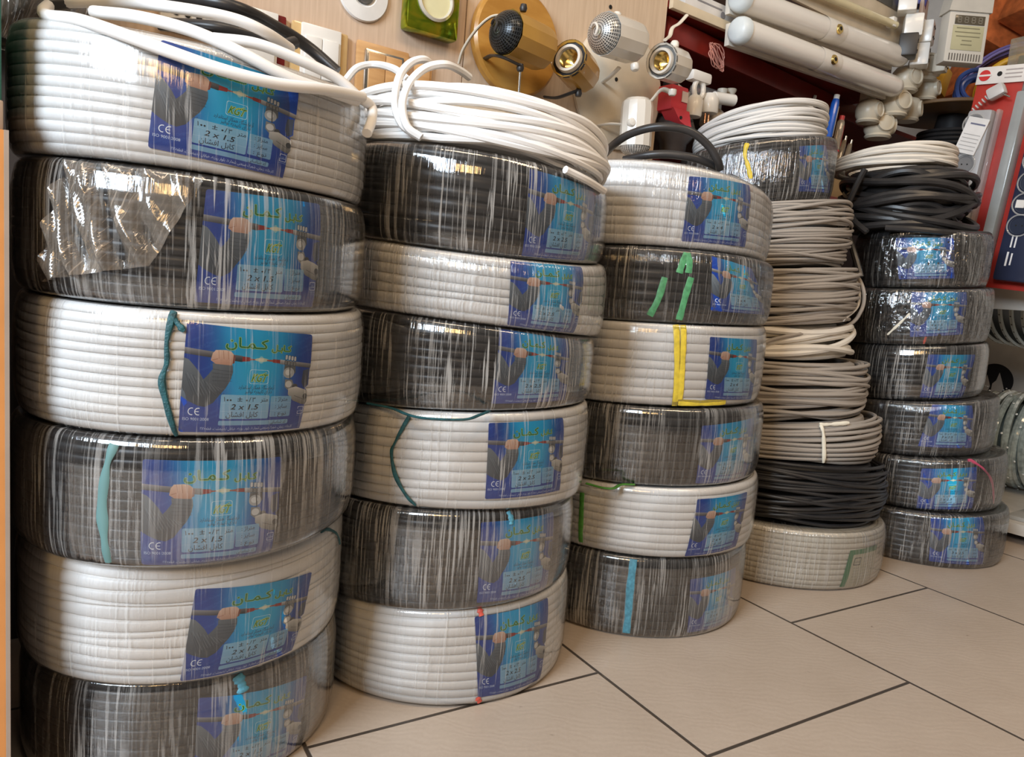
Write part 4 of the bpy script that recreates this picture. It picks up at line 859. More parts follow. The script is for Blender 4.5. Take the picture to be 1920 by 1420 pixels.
o = MB().tube(spline([W(1.40, 1.37, 1.27), W(1.43, 1.385, 1.290), W(1.452, 1.40, 1.318), W(1.475, 1.40, 1.335), W(1.50, 1.40, 1.362)], 8), .0055, 10, flat=.6)  .build('electric_cord', CREAMP)
tag(o, 'flat cream power cord running up beside the white lamp', 'cord')

# ------------------------------------------------------------------ shelving right of the wall panel
SHRED = mat('dark_red_shelf_paint', (0.20, 0.018, 0.012), 0.35, var=0.12)
CRM = mat('cream_shelf_edge', (0.62, 0.52, 0.37), 0.4)
r_ = empty('wall_shelf', W(2.0, 1.72, 1.372), 'upper shelf with a cream front edge and red underside', 'shelf', 'shelves beside the wall panel', wall=True)
MB().box((0, 0, .010), (1.10, .60, .016)).build('shelf_board', SHRED, r_, smooth=False)
MB().box((0, -.309, .008), (1.10, .014, .024), bev=.002).build('front_edge', CRM, r_)
def red_beam(label, t0, n0, z, ln, dep, hgt, ang):
    r = empty('shelf', W(t0, n0, z), label, 'shelf', 'shelves beside the wall panel', wall=True, rz=math.radians(ang))
    MB().box((ln / 2, dep / 2, 0), (ln, dep, .012)).build('shelf_board', SHRED, r, smooth=False)
    MB().box((ln / 2, -.006, .010), (ln, .012, hgt), bev=.002).build('front_lip', SHRED, r)
    return r
red_beam('lower dark red shelf rail running behind the white tube lights', 1.475, 1.452, 1.325, 1.24, .36, .058, 4.8)
red_beam('dark red bottom shelf holding the screwdriver testers', 1.47, 1.46, .985, 1.2, .42, .05, 0)
for k, (t, z, w, h, dk) in enumerate(((1.80, 1.366, .085, .055, 0), (1.90, 1.366, .08, .055, 1))):
    b_ = empty('carton', W(t, 1.60, 1.3315), ('dark blue carton with a printed square on the red rail', 'second dark blue carton with a white price tag on the red rail')[k], 'box', 'blue cartons on the red shelf', wall=True)
    MB().box((0, 0, h / 2), (w, .09, h), bev=.002).build('carton_body', mat('navy_carton', (.012, .02, .085), .4), b_)
    MB().box((-.01 if k == 0 else .02, -.0455, h * .5), (.026, .001, .026)).build('printed_square', mat('pale_print', (.42, .40, .42), .5), b_, smooth=False)
p_ = empty('lamp_carton', W(1.61, 1.52, 1.3905), 'white lamp carton lying on the upper shelf', 'box', None, wall=True)
MB().box((0, 0, .0225), (.20, .20, .045), bev=.002).build('carton_body', mat('white_carton', (.70, .68, .66), .5), p_)
MB().lathe(disc_prof(.009, .001, .0003), at((.05, -.1005, .018), TOWARD), 18).build('printed_logo', mat('grey_print', (.25, .24, .25), .5), p_)
for x in (-.03, .02): MB().box((x, -.1005, .030), (.05, .001, .004)).build('printed_line', MATS['grey_print'], p_, smooth=False)

def tube_light(label, t0, t1, n, za, zb, lock):
    L_ = t1 - t0; tilt = math.atan2(zb - za, L_)
    r = empty('tube_light', W((t0 + t1) / 2, n, (za + zb) / 2), label, 'tube light', 'white tube lights on the shelf front', wall=True); r.rotation_euler = (0, -tilt, _A)
    half = L_ / 2; prof = [(.033 * math.cos(a) * 1.0, .033 * math.sin(a)) for a in np.linspace(0, 2 * PI, 24, endpoint=False)]
    M = at((-half, 0, 0), (1, 0, 0))
    MB().lathe([(0, .018), (.0325, .018), (.033, L_ - .035), (.030, L_ - .012), (.020, L_ - .002), (0, L_)], M, 28).build('diffuser', mat('milky_diffuser', (.87, .85, .81), .2, var=.01, coat=.5), r)
    MB().lathe([(0, -.004), (.024, -.003), (.032, .004), (.0355, .016), (.0355, .026), (.033, .028)], M, 28).build('end_cap', mat('pale_blue_cap', (.66, .72, .74), .35), r)
    MB().box((0, .036, -.004), (L_ * .98, .016, .058), bev=.003).build('back_channel', mat('white_steel', (.66, .62, .55), .35), r)
    x = lock - (t0 + t1) / 2
    MB().lathe([(.0338, -.045), (.0342, -.043), (.0342, .045), (.0338, .047)], at((x, 0, 0), (1, 0, 0)), 28, closed_ends=False).build('clip_band', mat('milky_band', (.80, .77, .71), .2, coat=.3), r)
    lk = MB().lathe([(0, .004), (.007, .005), (.0125, .004), (.014, 0), (.014, -.004)], at((x, -.0345, -.002), (0, -1, .1)), 24).build('lock_screw', BRASS, r)
    MB().lathe([(0, .001), (.006, 0)], at((x, -.0398, -.0015), (0, -1, .1)), 12).build('screw_hole', HOLE, lk)
    return r
tube_light('lower of two round white tube lights, brass lock on its front', 1.640, 2.470, 1.352, 1.353, 1.381, 2.045)
tube_light('upper of two round white tube lights, brass lock on its front', 1.640, 2.500, 1.362, 1.436, 1.484, 2.068)
r_ = empty('batten_light', W(2.20, 1.385, 1.58), 'bare fluorescent tube on a cream reflector tray above the tube lights', 'tube light', None, wall=True)
MB().box((.03, .010, .035), (.62, .012, .20), bev=.003).build('reflector_tray', mat('cream_tray', (.62, .53, .40), .3), r_)
MB().box((.18, .0025, .085), (.20, .003, .07), bev=.001).build('dark_panel', mat('smoked_panel', (.10, .095, .085), .15), r_)
MB().lathe(disc_prof(.012, .60, .003), at((-.36, -.018, -.040), (1, 0, .055)), 18).build('glass_tube', mat('tube_glass', (.74, .66, .42), .12, coat=.5), r_)
MB().box((.215, -.016, -.004), (.022, .026, .030), bev=.004).build('tube_holder', PLAS, r_)

# plugs hanging at the panel edge
r_ = empty('mains_plug', W(1.497, 1.41, 1.02), 'red and black heavy plug hanging at the panel edge', 'plug', 'plugs hanging at the panel edge', wall=True)
MB().lathe([(0, -.010), (.030, -.010), (.034, 0), (.036, .022), (.052, .040), (.054, .062), (.045, .085), (.03, .095), (0, .096)], at((.01, 0, 0), (0, 0, 1)), 28).build('plug_body', mat('brown_black_plastic', (.045, .035, .032), .4), r_)
MB().box((-.034, -.02, .122), (.062, .06, .062), bev=.006).build('red_cover', mat('red_plastic', (.58, .045, .06), .35), r_)
MB().prism([(-.060, .095), (.0, .095), (.016, .052), (-.030, .066)], -.055, -.01).build('red_skirt', MATS['red_plastic'], r_)
MB().box((-.018, -.0515, .128), (.022, .002, .026)).build('white_sticker', mat('sticker_paper', (.66, .55, .52), .5), r_, smooth=False)
for x in (-.03, .012): MB().lathe(disc_prof(.0042, .003, .0004), at((x, -.0545, .075), TOWARD), 12).build('pin_hole', HOLE, r_)
MB().box((-.02, 0, .165), (.03, .03, .03), bev=.006).build('cable_gland', DARK, r_)
c_ = MB().box((0, 0, 0), (.080, .004, .085), bev=.001).build('backing_card', mat('buff_card', (.60, .50, .37), .5), None, loc=W(1.545, 1.447, 1.165), rot=(0, .25, _A)); tag(c_, 'buff backing card behind the white plugs', 'card')
r_ = empty('white_plug', W(1.562, 1.40, 1.12), 'white ring-handled plug hanging left of the copper-pronged plug', 'plug', 'plugs hanging at the panel edge', wall=True)
MB().lathe([(0, 0), (.020, .001), (.022, .006), (.021, .045), (.014, .055), (0, .057)], at((0, 0, 0), (0.05, 0, 1)), 20).build('plug_body', PLAS, r_)
ring = [(.018 * math.cos(a) + .012, 0, .074 + .024 * math.sin(a)) for a in np.linspace(0, 2 * PI, 20, endpoint=False)]
MB().tube(ring, .007, 8, closed=True).build('ring_handle', PLAS, r_); MB().box((.012, .004, .105), (.075, .03, .028), bev=.008).build('top_bar', PLAS, r_)
r_ = empty('white_plug', W(1.622, 1.40, 1.14), 'white angled plug with copper prongs at its foot', 'plug', 'plugs hanging at the panel edge', wall=True)
MB().lathe([(0, 0), (.023, .001), (.025, .006), (.024, .040), (.017, .052), (0, .054)], at((0, 0, 0), (0, 0, 1)), 20).build('plug_body', PLAS, r_)
MB().lathe([(.010, 0), (.0155, .002), (.0155, .070), (.011, .072), (.006, .070)], at((.005, -.006, .044), (1, -.2, .05)), 18, closed_ends=False).build('cable_spout', PLAS, r_)
MB().lathe([(0, .060), (.010, .0695)], at((.005, -.006, .044), (1, -.2, .05)), 14, closed_ends=False).build('spout_hole', HOLE, r_)
for x in (-.008, .006): MB().lathe(disc_prof(.0032, .028, .0008), at((x - .004, 0, -.027), (0, 0, 1)), 10).build('prong', mat('copper', (.72, .36, .20), .25, 1.0), r_)
r_ = empty('white_plug', W(1.675, 1.43, 1.135), 'dull grey-white plug half hidden behind the copper-pronged plug', 'plug', 'plugs hanging at the panel edge', wall=True)
MB().lathe([(0, -.02), (.030, -.018), (.034, 0), (.030, .024), (0, .032)], at((0, 0, 0), (.5, 0, 1)), 20).build('plug_body', mat('dull_plastic', (.40, .35, .30), .5), r_)
for k, t in enumerate((1.778, 1.815)):
    o = MB().lathe([(0, 0), (.007, 0), (.009, .018), (.016, .032), (.015, .036), (0, .036)], at((0, 0, 0), (0, 0, 1)), 16).build('end_stopper', CREAMP, None, loc=W(t, 1.49, 1.216 + .008 * k)); tag(o, ('left', 'right')[k] + ' one of two small cream stoppers above the pale hank', 'stopper', 'cream stoppers on the shelf')
r_ = empty('bagged_part', W(1.72, 1.50, 1.20), 'black part in a clear bag behind the white plugs', 'bag', None, wall=True)
MB().box((0, 0, 0), (.12, .03, .09), bev=.012).build('bag', mat('clear_bag', (.8, .8, .8), .12, trans=.6, alpha=.35), r_); MB().box((0, .004, -.004), (.09, .018, .06), bev=.008).build('part_inside', DARK, r_)
k_ = MB()
for q in range(7):
    rr = random.Random(q); pts = [W(1.660 + .030 * math.cos(a + q) + rr.uniform(-.004, .004), 1.425 + rr.uniform(-.004, .004), 1.305 + .030 * math.sin(a + q * .7) - q * .001) for a in np.linspace(0, 2 * PI, 12, endpoint=False)]
    k_.tube(spline(pts, 3, True), .0014, 6, closed=True)
o = k_.build('wire_hank', mat('pink_fine_wire', (.55, .25, .20), .4)); tag(o, 'small hank of fine pinkish wire hanging under the lower tube light', 'wire')

# screwdriver testers on the shelf
TB = mat('blue_plastic', (.012, .09, .42), .3, coat=.3); CLR = mat('clear_acrylic', (.62, .50, .36), .08, trans=.55, alpha=.75)
def tester(label, t, n, z, ln, rad, body, cap, lean):
    r = empty('tester_screwdriver', W(t, n, z), label, 'screwdriver', 'tester screwdrivers on the shelf', wall=True); r.rotation_euler = (0, lean, _A)
    MB().lathe([(0, 0), (rad * .8, .002), (rad, .012), (rad, ln * .92), (rad * .8, ln), (0, ln)], None, 12).build('handle', body, r, auto=25)
    MB().lathe([(rad * .7, ln - .002), (rad * .72, ln + .014), (0, ln + .016)], None, 12).build('cap', cap, r)
    MB().lathe([(rad * 1.08, ln * .18), (rad * 1.12, ln * .20), (rad * 1.08, ln * .22)], None, 14, closed_ends=False).build('collar', cap if cap is not STEEL else body, r)
    MB().box((rad * .95, -rad * .5, ln * .62), (rad * .25, rad * .3, ln * .55), bev=.001).build('pocket_clip', STEEL if cap is STEEL else cap, r)
    return r
tester('blue tester screwdriver with a white cap, standing beside the pale hank', 2.190, 1.405, 1.128, .175, .0125, TB, PLAS, .16)
tester('clear tester screwdriver with a red cap right of the blue one', 2.268, 1.42, 1.128, .125, .012, CLR, mat('red_cap', (.5, .05, .05), .3), .14)
tester('short clear tester leftmost of three behind the red-capped one', 2.318, 1.46, 1.12, .095, .008, CLR, STEEL, .32)
tester('short clear tester middle of three behind the red-capped one', 2.352, 1.46, 1.10, .115, .008, CLR, STEEL, .28)
tester('short clear tester rightmost of three behind the red-capped one', 2.388, 1.46, 1.10, .11, .008, CLR, STEEL, .30)
tester('dusty clear tester left of the blue one, metal tip up', 2.165, 1.46, 1.14, .16, .011, CLR, STEEL, .10)
r_ = MB().box((0, 0, .06), (.36, .09, .12), bev=.006).build('tester_box', mat('kraft_box', (.34, .22, .10), .6), None, loc=W(2.28, 1.51, .992), rot=(0, 0, _A)); tag(r_, 'open kraft box behind the tester screwdrivers', 'box')

# sockets and adaptors hanging under the shelf end
SOCKC = mat('aged_white_plastic', (.60, .535, .42), .35, var=.03)
def adaptor(label, t, n, z, s=1.0, turn=0.0, upper=None):
    r = empty('multi_socket', W(t, n, z), label, 'adaptor', 'round adaptors hanging under the tube lights', wall=True, rz=turn)
    MB().lathe([(0, -.040 * s), (.034 * s, -.040 * s), (.040 * s, -.034 * s), (.036 * s, -.028 * s), (.043 * s, -.016 * s), (.045 * s, .004 * s), (.042 * s, .022 * s), (.032 * s, .036 * s), (.016 * s, .042 * s), (0, .043 * s)], None, 28).build('body', SOCKC if upper is None else upper, r)
    for a in (-2.35, -.85):
        ax = (math.cos(a), math.sin(a), .08); M = at(Vector(ax) * .034 * s, ax)
        f = MB().lathe([(.028 * s, 0), (.026 * s, .010 * s), (.023 * s, .011 * s), (.021 * s, .003 * s), (0, .003 * s)], M, 24).build('socket_face', SOCKC if upper is None else upper, r)
        for x in (-.009, .009): MB().lathe(disc_prof(.0042 * s, .002, .0004), M @ Matrix.Translation((x * s, 0, .0028 * s)), 10).build('pin_hole', HOLE, f)
    return r
for a in (('rounded grey-white adaptor, uppermost of the hanging group', 2.580, 1.33, 1.465, 1.10, .1), ('round adaptor directly right of the upper tube light end', 2.488, 1.335, 1.408, 1.0, .5), ('round adaptor facing right, third down on the right side', 2.626, 1.335, 1.405, .92, .9),
          ('round adaptor just under the lower tube light end', 2.440, 1.335, 1.322, 1.05, .4), ('tilted adaptor touching the brown cable reel flange', 2.545, 1.345, 1.325, .95, 1.1), ('flat-bottomed adaptor lowest of the hanging group', 2.425, 1.37, 1.255, 1.05, .2), ('smaller adaptor left of the lowest hanging one', 2.352, 1.37, 1.285, .90, .8)):
    k_ = 1.035; adaptor(a[0], a[1] * k_, a[2] * k_, CAM_H + (a[3] - CAM_H) * k_, a[4] * k_, a[5])
b_ = empty('socket_block', W(2.44, 1.43, 1.366), 'small flat two-pin socket block under the lower tube light', 'socket', None, wall=True)
MB().box((0, 0, 0), (.052, .03, .058), bev=.003).build('body', SOCKC, b_)
for x in (-.010, .012): MB().lathe(disc_prof(.003, .002, .0004), at((x, -.0152, .006), TOWARD), 10).build('pin_hole', HOLE, b_)
PURP = mat('purple_print_card', (.50, .40, .36), .5); PUR2 = mat('purple_ink', (.17, .04, .10), .5)
def cube_socket(label, t, n, z, turn, d=(.062, .055, .07), hole=True, mtl=None):
    r = empty('cube_socket', W(t, n, z), label, 'socket', 'cube sockets hanging beside the meter', wall=True, rz=turn)
    MB().box((0, 0, 0), d, bev=.006).build('body', mtl or PLAS, r)
    for k in range(2 if hole else 0):
        for x in (-.010, .010): MB().lathe(disc_prof(.0034, .002, .0004), at((x, -d[1] / 2 - .0002, .016 - .032 * k), TOWARD), 10).build('pin_hole', HOLE, r)
    return r
cube_socket('white cube socket topmost beside the meter', 2.445, 1.34, 1.640, .5)
cube_socket('white cube socket second from top beside the meter', 2.485, 1.335, 1.572, .6)
cube_socket('black-faced socket under the white cube sockets', 2.462, 1.33, 1.505, .5, mtl=DARK)
cube_socket('white cube socket right of the black-faced one', 2.555, 1.33, 1.568, .35)
cube_socket('white cube socket beside the purple printed card', 2.545, 1.33, 1.495, .45)
cube_socket('narrow cream socket left of the meter foot', 2.648, 1.31, 1.492, .2, d=(.040, .04, .06), mtl=CREAMP)
for k, (t, z, lb) in enumerate(((2.610, 1.585, 'upper purple-printed pack card left of the meter'), (2.600, 1.502, 'lower purple-printed pack card left of the meter'), (2.585, 1.660, 'purple-printed pack card at the picture top left of the meter'))):
    r_ = empty('pack_card', W(t, 1.36, z), lb, 'card', 'purple printed cards', wall=True, rz=.3); MB().box((0, 0, 0), (.085, .012, .075), bev=.002).build('card', PURP, r_)
    MB().prism([(-.030, .030), (.010, .034), (-.008, -.004)], -.0075, -.0055).build('purple_mark', PUR2, r_, smooth=False)
o = MB().lathe([(0, 0), (.024, .004), (.028, .03), (.024, .08), (0, .09)], at((0, 0, 0), (.1, 0, 1)), 18).build('blue_bulb', mat('blue_gloss', (.05, .07, .32), .25), None, loc=W(2.56, 1.37, 1.66)); tag(o, 'blue glossy bulb hanging at the picture top', 'bulb')
o = MB().box((0, 0, 0), (.05, .012, .05), bev=.004).build('brass_tag', mat('tan_print', (.48, .30, .11), .5), None, loc=W(2.74, 1.38, 1.44), rot=(0, .7, _A)); tag(o, 'tan adaptor box lying askew above the brown reel', 'box')
for k, (t, z, s_, rt) in enumerate(((2.70, 1.425, .085, .3), (2.79, 1.405, .07, -.5))):
    o = MB().box((0, 0, 0), (s_, .05, s_ * .9), bev=.006).build('adaptor_carton', mat('tan_carton', (.50, .31, .15), .5), None, loc=W(t, 1.45, z), rot=(0, rt, _A)); tag(o, ('larger', 'smaller')[k] + ' tan carton hanging behind the brown cable reel', 'box', 'tan cartons')
o = MB().box((0, 0, 0), (.05, .03, .10), bev=.006).build('yellow_pack', mat('yellow_card', (.62, .34, .03), .45), None, loc=W(2.86, 1.40, 1.492), rot=(0, .35, _A)); tag(o, 'yellow pack hanging below the digital meter', 'pack')

# digital meter facing the camera
r_ = empty('digital_meter', (1.300, 2.425, 1.515), 'pale grey digital meter with a display and vent slots', 'meter', None)
GP = mat('pale_grey_plastic', (.56, .54, .49), .4, var=.02)
MB().box((0, .0, -.015), (.122, .05, .150), bev=.007).build('body', GP, r_)
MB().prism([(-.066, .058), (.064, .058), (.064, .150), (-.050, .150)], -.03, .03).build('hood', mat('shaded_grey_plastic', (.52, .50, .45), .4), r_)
d_ = MB().box((.002, -.0262, .034), (.090, .003, .026), bev=.0008).build('display', mat('lcd_dark', (.10, .085, .06), .15), r_)
seg = MB()
for k in range(4):
    x = -.030 + .021 * k
    for (dx, dz, w, h) in ((0, .008, .009, .0016), (0, 0, .009, .0016), (0, -.008, .009, .0016), (-.005, .004, .0016, .0065), (.005, .004, .0016, .0065), (-.005, -.004, .0016, .0065), (.005, -.004, .0016, .0065)): seg.box((x + dx, -.0279, .034 + dz), (w, .0004, h))
seg.build('digit_segments', mat('lcd_segment', (.24, .22, .18), .4), d_, smooth=False)
lb_ = MB().box((.001, -.0258, -.018), (.094, .0016, .072), bev=.0005).build('printed_label', mat('olive_label', (.44, .42, .27), .4), r_)
for k, (w, x) in enumerate(((.07, 0), (.078, 0), (.072, .002), (.03, 0), (.034, 0))): MB().box((x, -.0268, .010 - .012 * k), (w, .0006, .003)).build('text_line', mat('olive_ink', (.20, .19, .12), .5), lb_, smooth=False)
for k in range(12): MB().box((-.046 + .0084 * k, -.0254, -.074), (.003, .002, .020)).build('vent_slot', mat('vent_dark', (.12, .11, .10), .6), r_, smooth=False)

# brown cable reel with black cable on a crate behind the farthest stack
RC = W(2.925, 1.375, 0)
r_ = empty('cable_reel', RC + Vector((0, 0, .86)), 'brown cardboard reel of black cable behind the grey power strip', 'cable reel', None)
BRN = mat('brown_fibreboard', (.15, .085, .035), .55, var=.1)
MB().lathe(disc_prof(.222, .012, .002), at((0, 0, .522), (0, 0, 1)), 56).build('top_flange', BRN, r_); MB().lathe(disc_prof(.205, .012, .002), at((0, 0, 0), (0, 0, 1)), 56).build('bottom_flange', BRN, r_)
pf = [(.05, .012)]
for k in range(30): pf += [(.104, .0125 + .015 * k), (.1105, .016 + .015 * k), (.112, .020 + .015 * k), (.1105, .024 + .015 * k)]
pf += [(.06, .465)]
MB().lathe(pf + [(.05, .522)], None, 56, closed_ends=False).build('cable_winding', BLACK, r_)
o = MB().box((0, 0, .43), (.20, .20, .86), bev=.01).build('storage_crate', mat('dark_crate', (.05, .04, .035), .6), None, loc=W(2.93, 1.44, 0), rot=(0, 0, _A)); tag(o, 'dark crate carrying the brown reel behind the farthest stack', 'crate')

# rolls of coloured wire at the right edge
def ring_roll(label, ctr, R, rad, mtl, turns, axis, wob, grp='rolls of coloured wire'):
    r = empty('wire_roll', ctr, label, 'wire roll', grp); mb = MB(); M = at((0, 0, 0), axis); rr = random.Random(len(label))
    for k in range(turns):
        ro = R + rr.uniform(-1, 1) * wob; zo = (k - turns / 2) * rad * 1.5; a0 = rr.uniform(0, 6)
        mb.tube([M @ Vector(((ro + wob * .4 * math.sin(2 * a + a0)) * math.cos(a), (ro) * math.sin(a), zo + wob * .3 * math.sin(a + a0))) for a in np.linspace(0, 2 * PI, 44, endpoint=False)], rad, 8, closed=True)
    mb.build('wire_winding', mtl, r); return r
VIO = mat('violet_wire', (.16, .13, .34), .35); YEL = mat('yellow_wire', (.72, .40, .02), .4); BLU = mat('blue_film_roll', (.05, .11, .42), .25)
ring_roll('violet wire roll arching behind the blister pack', W(3.36, 1.35, 1.536), .200, .0055, VIO, 9, (-.55, -.8, .15), .012)
ring_roll('yellow wire roll inside the violet one', W(3.36, 1.35, 1.559), .132, .011, YEL, 5, (-.55, -.8, .15), .014)
ring_roll('bright blue wire roll beside the header card', W(2.90, 1.30, 1.46), .050, .008, BLU, 6, (-.5, -.85, .1), .012)
b_ = empty('clear_case', W(2.98, 1.165, 1.575), 'clear plastic case above the blister pack', 'case', None, wall=True, rz=-PI / 2 - .1)
MB().box((0, 0, 0), (.14, .05, .12), bev=.008).build('case_shell', mat('clear_case', (.62, .60, .50), .08, trans=.5, alpha=.55), b_); MB().box((.012, .0, -.02), (.10, .03, .035), bev=.004).build('contents', mat('olive_contents', (.28, .24, .12), .5), b_)
for k, (t, n, z, s_, lb) in enumerate(((3.45, 1.50, 1.86, .20, 'orange carton high at the right, largest'), (3.40, 1.34, 1.90, .17, 'orange carton at the top right corner'), (3.42, 1.56, 1.625, .15, 'lower orange carton half hidden behind the meter'))):
    o = MB().box((0, 0, 0), (s_, .14, s_ * 1.1), bev=.006).build('orange_carton', mat('orange_card', (.50, .13, .035), .5, var=.25, vscale=26), None, loc=W(t, n, z), rot=(0, .35, _A - .5)); tag(o, lb, 'box', 'orange cartons')
o = MB().box((0, 0, 0), (.06, .10, .24), bev=.006).build('red_carton', mat('red_card', (.62, .035, .025), .4), None, loc=W(3.25, 1.12, 1.80), rot=(0, .1, _A)); tag(o, 'bright red carton at the far right top edge', 'box')
o = MB().box((0, .0, 0), (.95, .30, .016)).build('display_shelf', SHRED, None, smooth=False, loc=W(3.20, 1.75, 1.36), rot=(0, 0, _A)); tag(o, 'dark red shelf behind the hanging adaptors and reel', 'shelf', 'shelves beside the wall panel')

# blister packs with power strips
def blister(label, t, n, ztop, w, h, tilt, strip_m, card_m, header, sx, sw, socks, seed):
    r = empty('power_strip_pack', W(t, n, ztop), label, 'power strip', 'power strips in blister packs'); r.rotation_euler = (0, -tilt, _A - PI / 2)
    MB().box((0, .004, -h / 2), (w, .004, h), bev=.001).build('backing_card', card_m, r)
    if header:
        hd = MB().box((.004, -.002, -.022), (w + .012, .006, .050), bev=.001).build('header_card', mat('white_header', (.72, .69, .66), .35), r)
        MB().lathe(disc_prof(.016, .0012, .0003), at((-w * .34, -.0052, -.022), TOWARD), 24).build('red_logo', mat('logo_red', (.55, .03, .03), .4), hd)
        MB().box((-w * .34, -.0068, -.022), (.040, .0008, .005)).build('logo_bar', mat('white_header', (1, 1, 1)), hd, smooth=False)
        MB().lathe(disc_prof(.007, .001, .0003), at((-w * .02, -.0052, -.020), TOWARD), 16).build('hang_hole', HOLE, hd)
        for k in range(3): MB().box((w * .28, -.0052, -.010 - .011 * k), (w * .36, .0008, .0035)).build('text_line', mat('header_ink', (.38, .34, .33), .5), hd, smooth=False)
    st = MB().box((sx, -.024, -.128 - (h - .15) / 2), (sw, .040, h - .15), bev=.012).build('strip_body', strip_m, r)
    for (z, big) in socks:
        M = at((sx - sw * .12, -.0445, z), TOWARD)
        f = MB().lathe([(.0265, 0), (.025, .0015), (.0225, .0012), (.0215, -.002), (0, -.002)], M, 30).build('socket_well', mat(strip_m.name + '_well', tuple(.55 * c for c in seed), .4), st)
        for x in (-.008, .008): MB().lathe(disc_prof(.0026, .002, .0004), M @ Matrix.Translation((x, 0, -.0018)), 10).build('pin_hole', HOLE, f)
        MB().tube([M @ Vector((.030 * math.cos(a), .030 * math.sin(a), .002)) for a in np.linspace(0, 2 * PI, 26, endpoint=False)], .0022, 8, closed=True).build('blister_ring', CLEARP, st)
    MB().box((sx + sw * .60, -.012, -.125 - (h - .15) / 2), (sw * .16, .026, h - .15), bev=.006).build('blister_edge', CLEARP, r)
    return r, st
CLEARP = mat('clear_blister', (.80, .80, .79), .07, trans=.35, alpha=.38)
GSTRIP = mat('grey_strip', (.36, .36, .37), .38, var=.03); NSTRIP = mat('navy_strip', (.022, .028, .06), .35)
REDC = mat('red_backing', (.42, .035, .025), .35, var=.08)
pk, st = blister('grey power strip in a red-backed blister pack with white header', 2.50, 1.052, 1.400, .128, .69, -.085, GSTRIP, REDC, True, -.016, .070, [(-.171, 1), (-.231, 1), (-.289, 1), (-.345, 1), (-.401, 1), (-.457, 1)], (.36, .36, .37))
pl_ = MB().box((0, 0, 0), (.048, .032, .036), M=Matrix.Translation((.012, -.030, -.078)) @ Matrix.Rotation(-.5, 4, 'Y'), bev=.010).build('plug', mat('pale_grey_plug', (.55, .54, .53), .35), pk)
MB().lathe(disc_prof(.0026, .022, .0006), at((.032, -.032, -.086), (1, 0, -.45)), 10).build('prong', STEEL, pl_)
for k in range(5): MB().lathe(disc_prof(.009 - .0006 * k, .0035, .0008), at((-.010 - .0075 * k, -.030, -.092 - .008 * k), (-.7, 0, -.7)), 14).build('strain_relief', MATS['pale_grey_plug'], pl_)
mn = MB().box((-.018, -.0500, -.205), (.062, .002, .105), M=Matrix.Rotation(.22, 4, 'Y')).build('paper_leaflet', mat('leaflet_paper', (.74, .73, .72), .5), pk, smooth=False)
mn.location = (.042, 0, -.01)
for k in range(6):
    q = MB().box((-.018 + (.004 if k == 0 else 0), -.0513, -.185 - .011 * k + (.014 if k == 0 else -.006)), (.050 if k else .044, .0006, .0045 if k == 0 else .002), M=Matrix.Rotation(.22, 4, 'Y')).build('printed_line', mat('leaflet_ink', (.15, .16, .24), .5) if k == 0 else mat('leaflet_grey', (.42, .41, .40), .5), mn, smooth=False)
pk2, st2 = blister('dark navy power strip in a blister pack at the right edge', 2.46, .868, 1.315, .150, .575, -.085, NSTRIP, REDC, False, .002, .100, [(-.155, 1), (-.215, 1), (-.275, 1), (-.335, 1), (-.395, 1)], (.03, .04, .08))
MB().box((-.090, -.016, -.29), (.030, .045, .54), bev=.008).build('blister_side', mat('blister_side', (.36, .39, .40), .12, alpha=.8), pk2)
for (x, z, w, h) in ((-.018, -.440, .004, .034), (-.008, -.440, .004, .034), (-.020, -.490, .005, .040), (-.009, -.490, .004, .034)): MB().box((x, -.0448, z), (w, .0008, h)).build('printed_mark', mat('white_ink', (.72, .72, .74), .5), st2, smooth=False)
MB().box((-.02, -.046, -.335), (.022, .002, .022)).build('price_sticker', mat('sticker_white', (.75, .73, .70), .5), st2, smooth=False)
r_ = empty('display_stand', W(2.60, .96, .0625), 'grey display stand behind the blister packs', 'stand', None, wall=True)
MB().box((0, 0, .925), (.016, .44, .60), bev=.002).build('display_board', mat('panel_grey', (.40, .39, .36), .5), r_)
MB().box((.018, -.15, .61), (.02, .03, 1.22), bev=.002).build('post', MATS['panel_grey'], r_); MB().box((.018, -.15, .006), (.16, .12, .012), bev=.002).build('foot_plate', MATS['panel_grey'], r_)

# LED strip reels, rope light roll and their platform
r0 = W(3.08, 1.13, .775)
for k in range(6):
    r = empty('led_strip_reel', r0 - NV * (.040 * k) - TV * .012 * k + Vector((0, 0, -.004 * k)), 'hanging white LED strip reel, %s in the row of six' % ('leftmost', 'second', 'third', 'fourth', 'fifth', 'rightmost')[k], 'LED reel', 'LED strip reels')
    M = at((0, 0, 0), (NV.x + .25 * TV.x, NV.y + .25 * TV.y, .12))
    MB().lathe([(.196, -.005), (.205, -.005), (.205, .005), (.196, .005), (.196, -.005)], M, 64, closed_ends=False).build('led_strip', mat('led_strip_white', (.62, .66, .64), .3), r)
    MB().lathe([(.150, -.003), (.196, -.004), (.196, .004), (.150, .003), (.150, -.003)], M, 64, closed_ends=False).build('reel_disc', mat('reel_dark', (.05, .055, .055), .35), r)
    ch = MB()
    for q in range(40):
        a = 2 * PI * q / 40; ch.box((0, 0, 0), (.001, .0045, .0045), M=M @ Matrix.Rotation(a, 4, 'Z') @ Matrix.Translation((.2052, 0, 0)))
    tag(ch.build('led_chips', mat('led_chip', (.10, .10, .09), .4), r, smooth=False), kind=None)
o = MB().lathe(disc_prof(.012, .62, .002), at((0, 0, 0), (NV.x, NV.y, 0)), 16).build('hanging_rod', STEEL, None, loc=W(3.05, .60, .900)); tag(o, 'steel rod carrying the LED strip reels', 'rod')
r_ = empty('rope_light_roll', W(3.04, 1.05, .0625), 'big roll of clear rope light lying on the low platform', 'rope light', None)
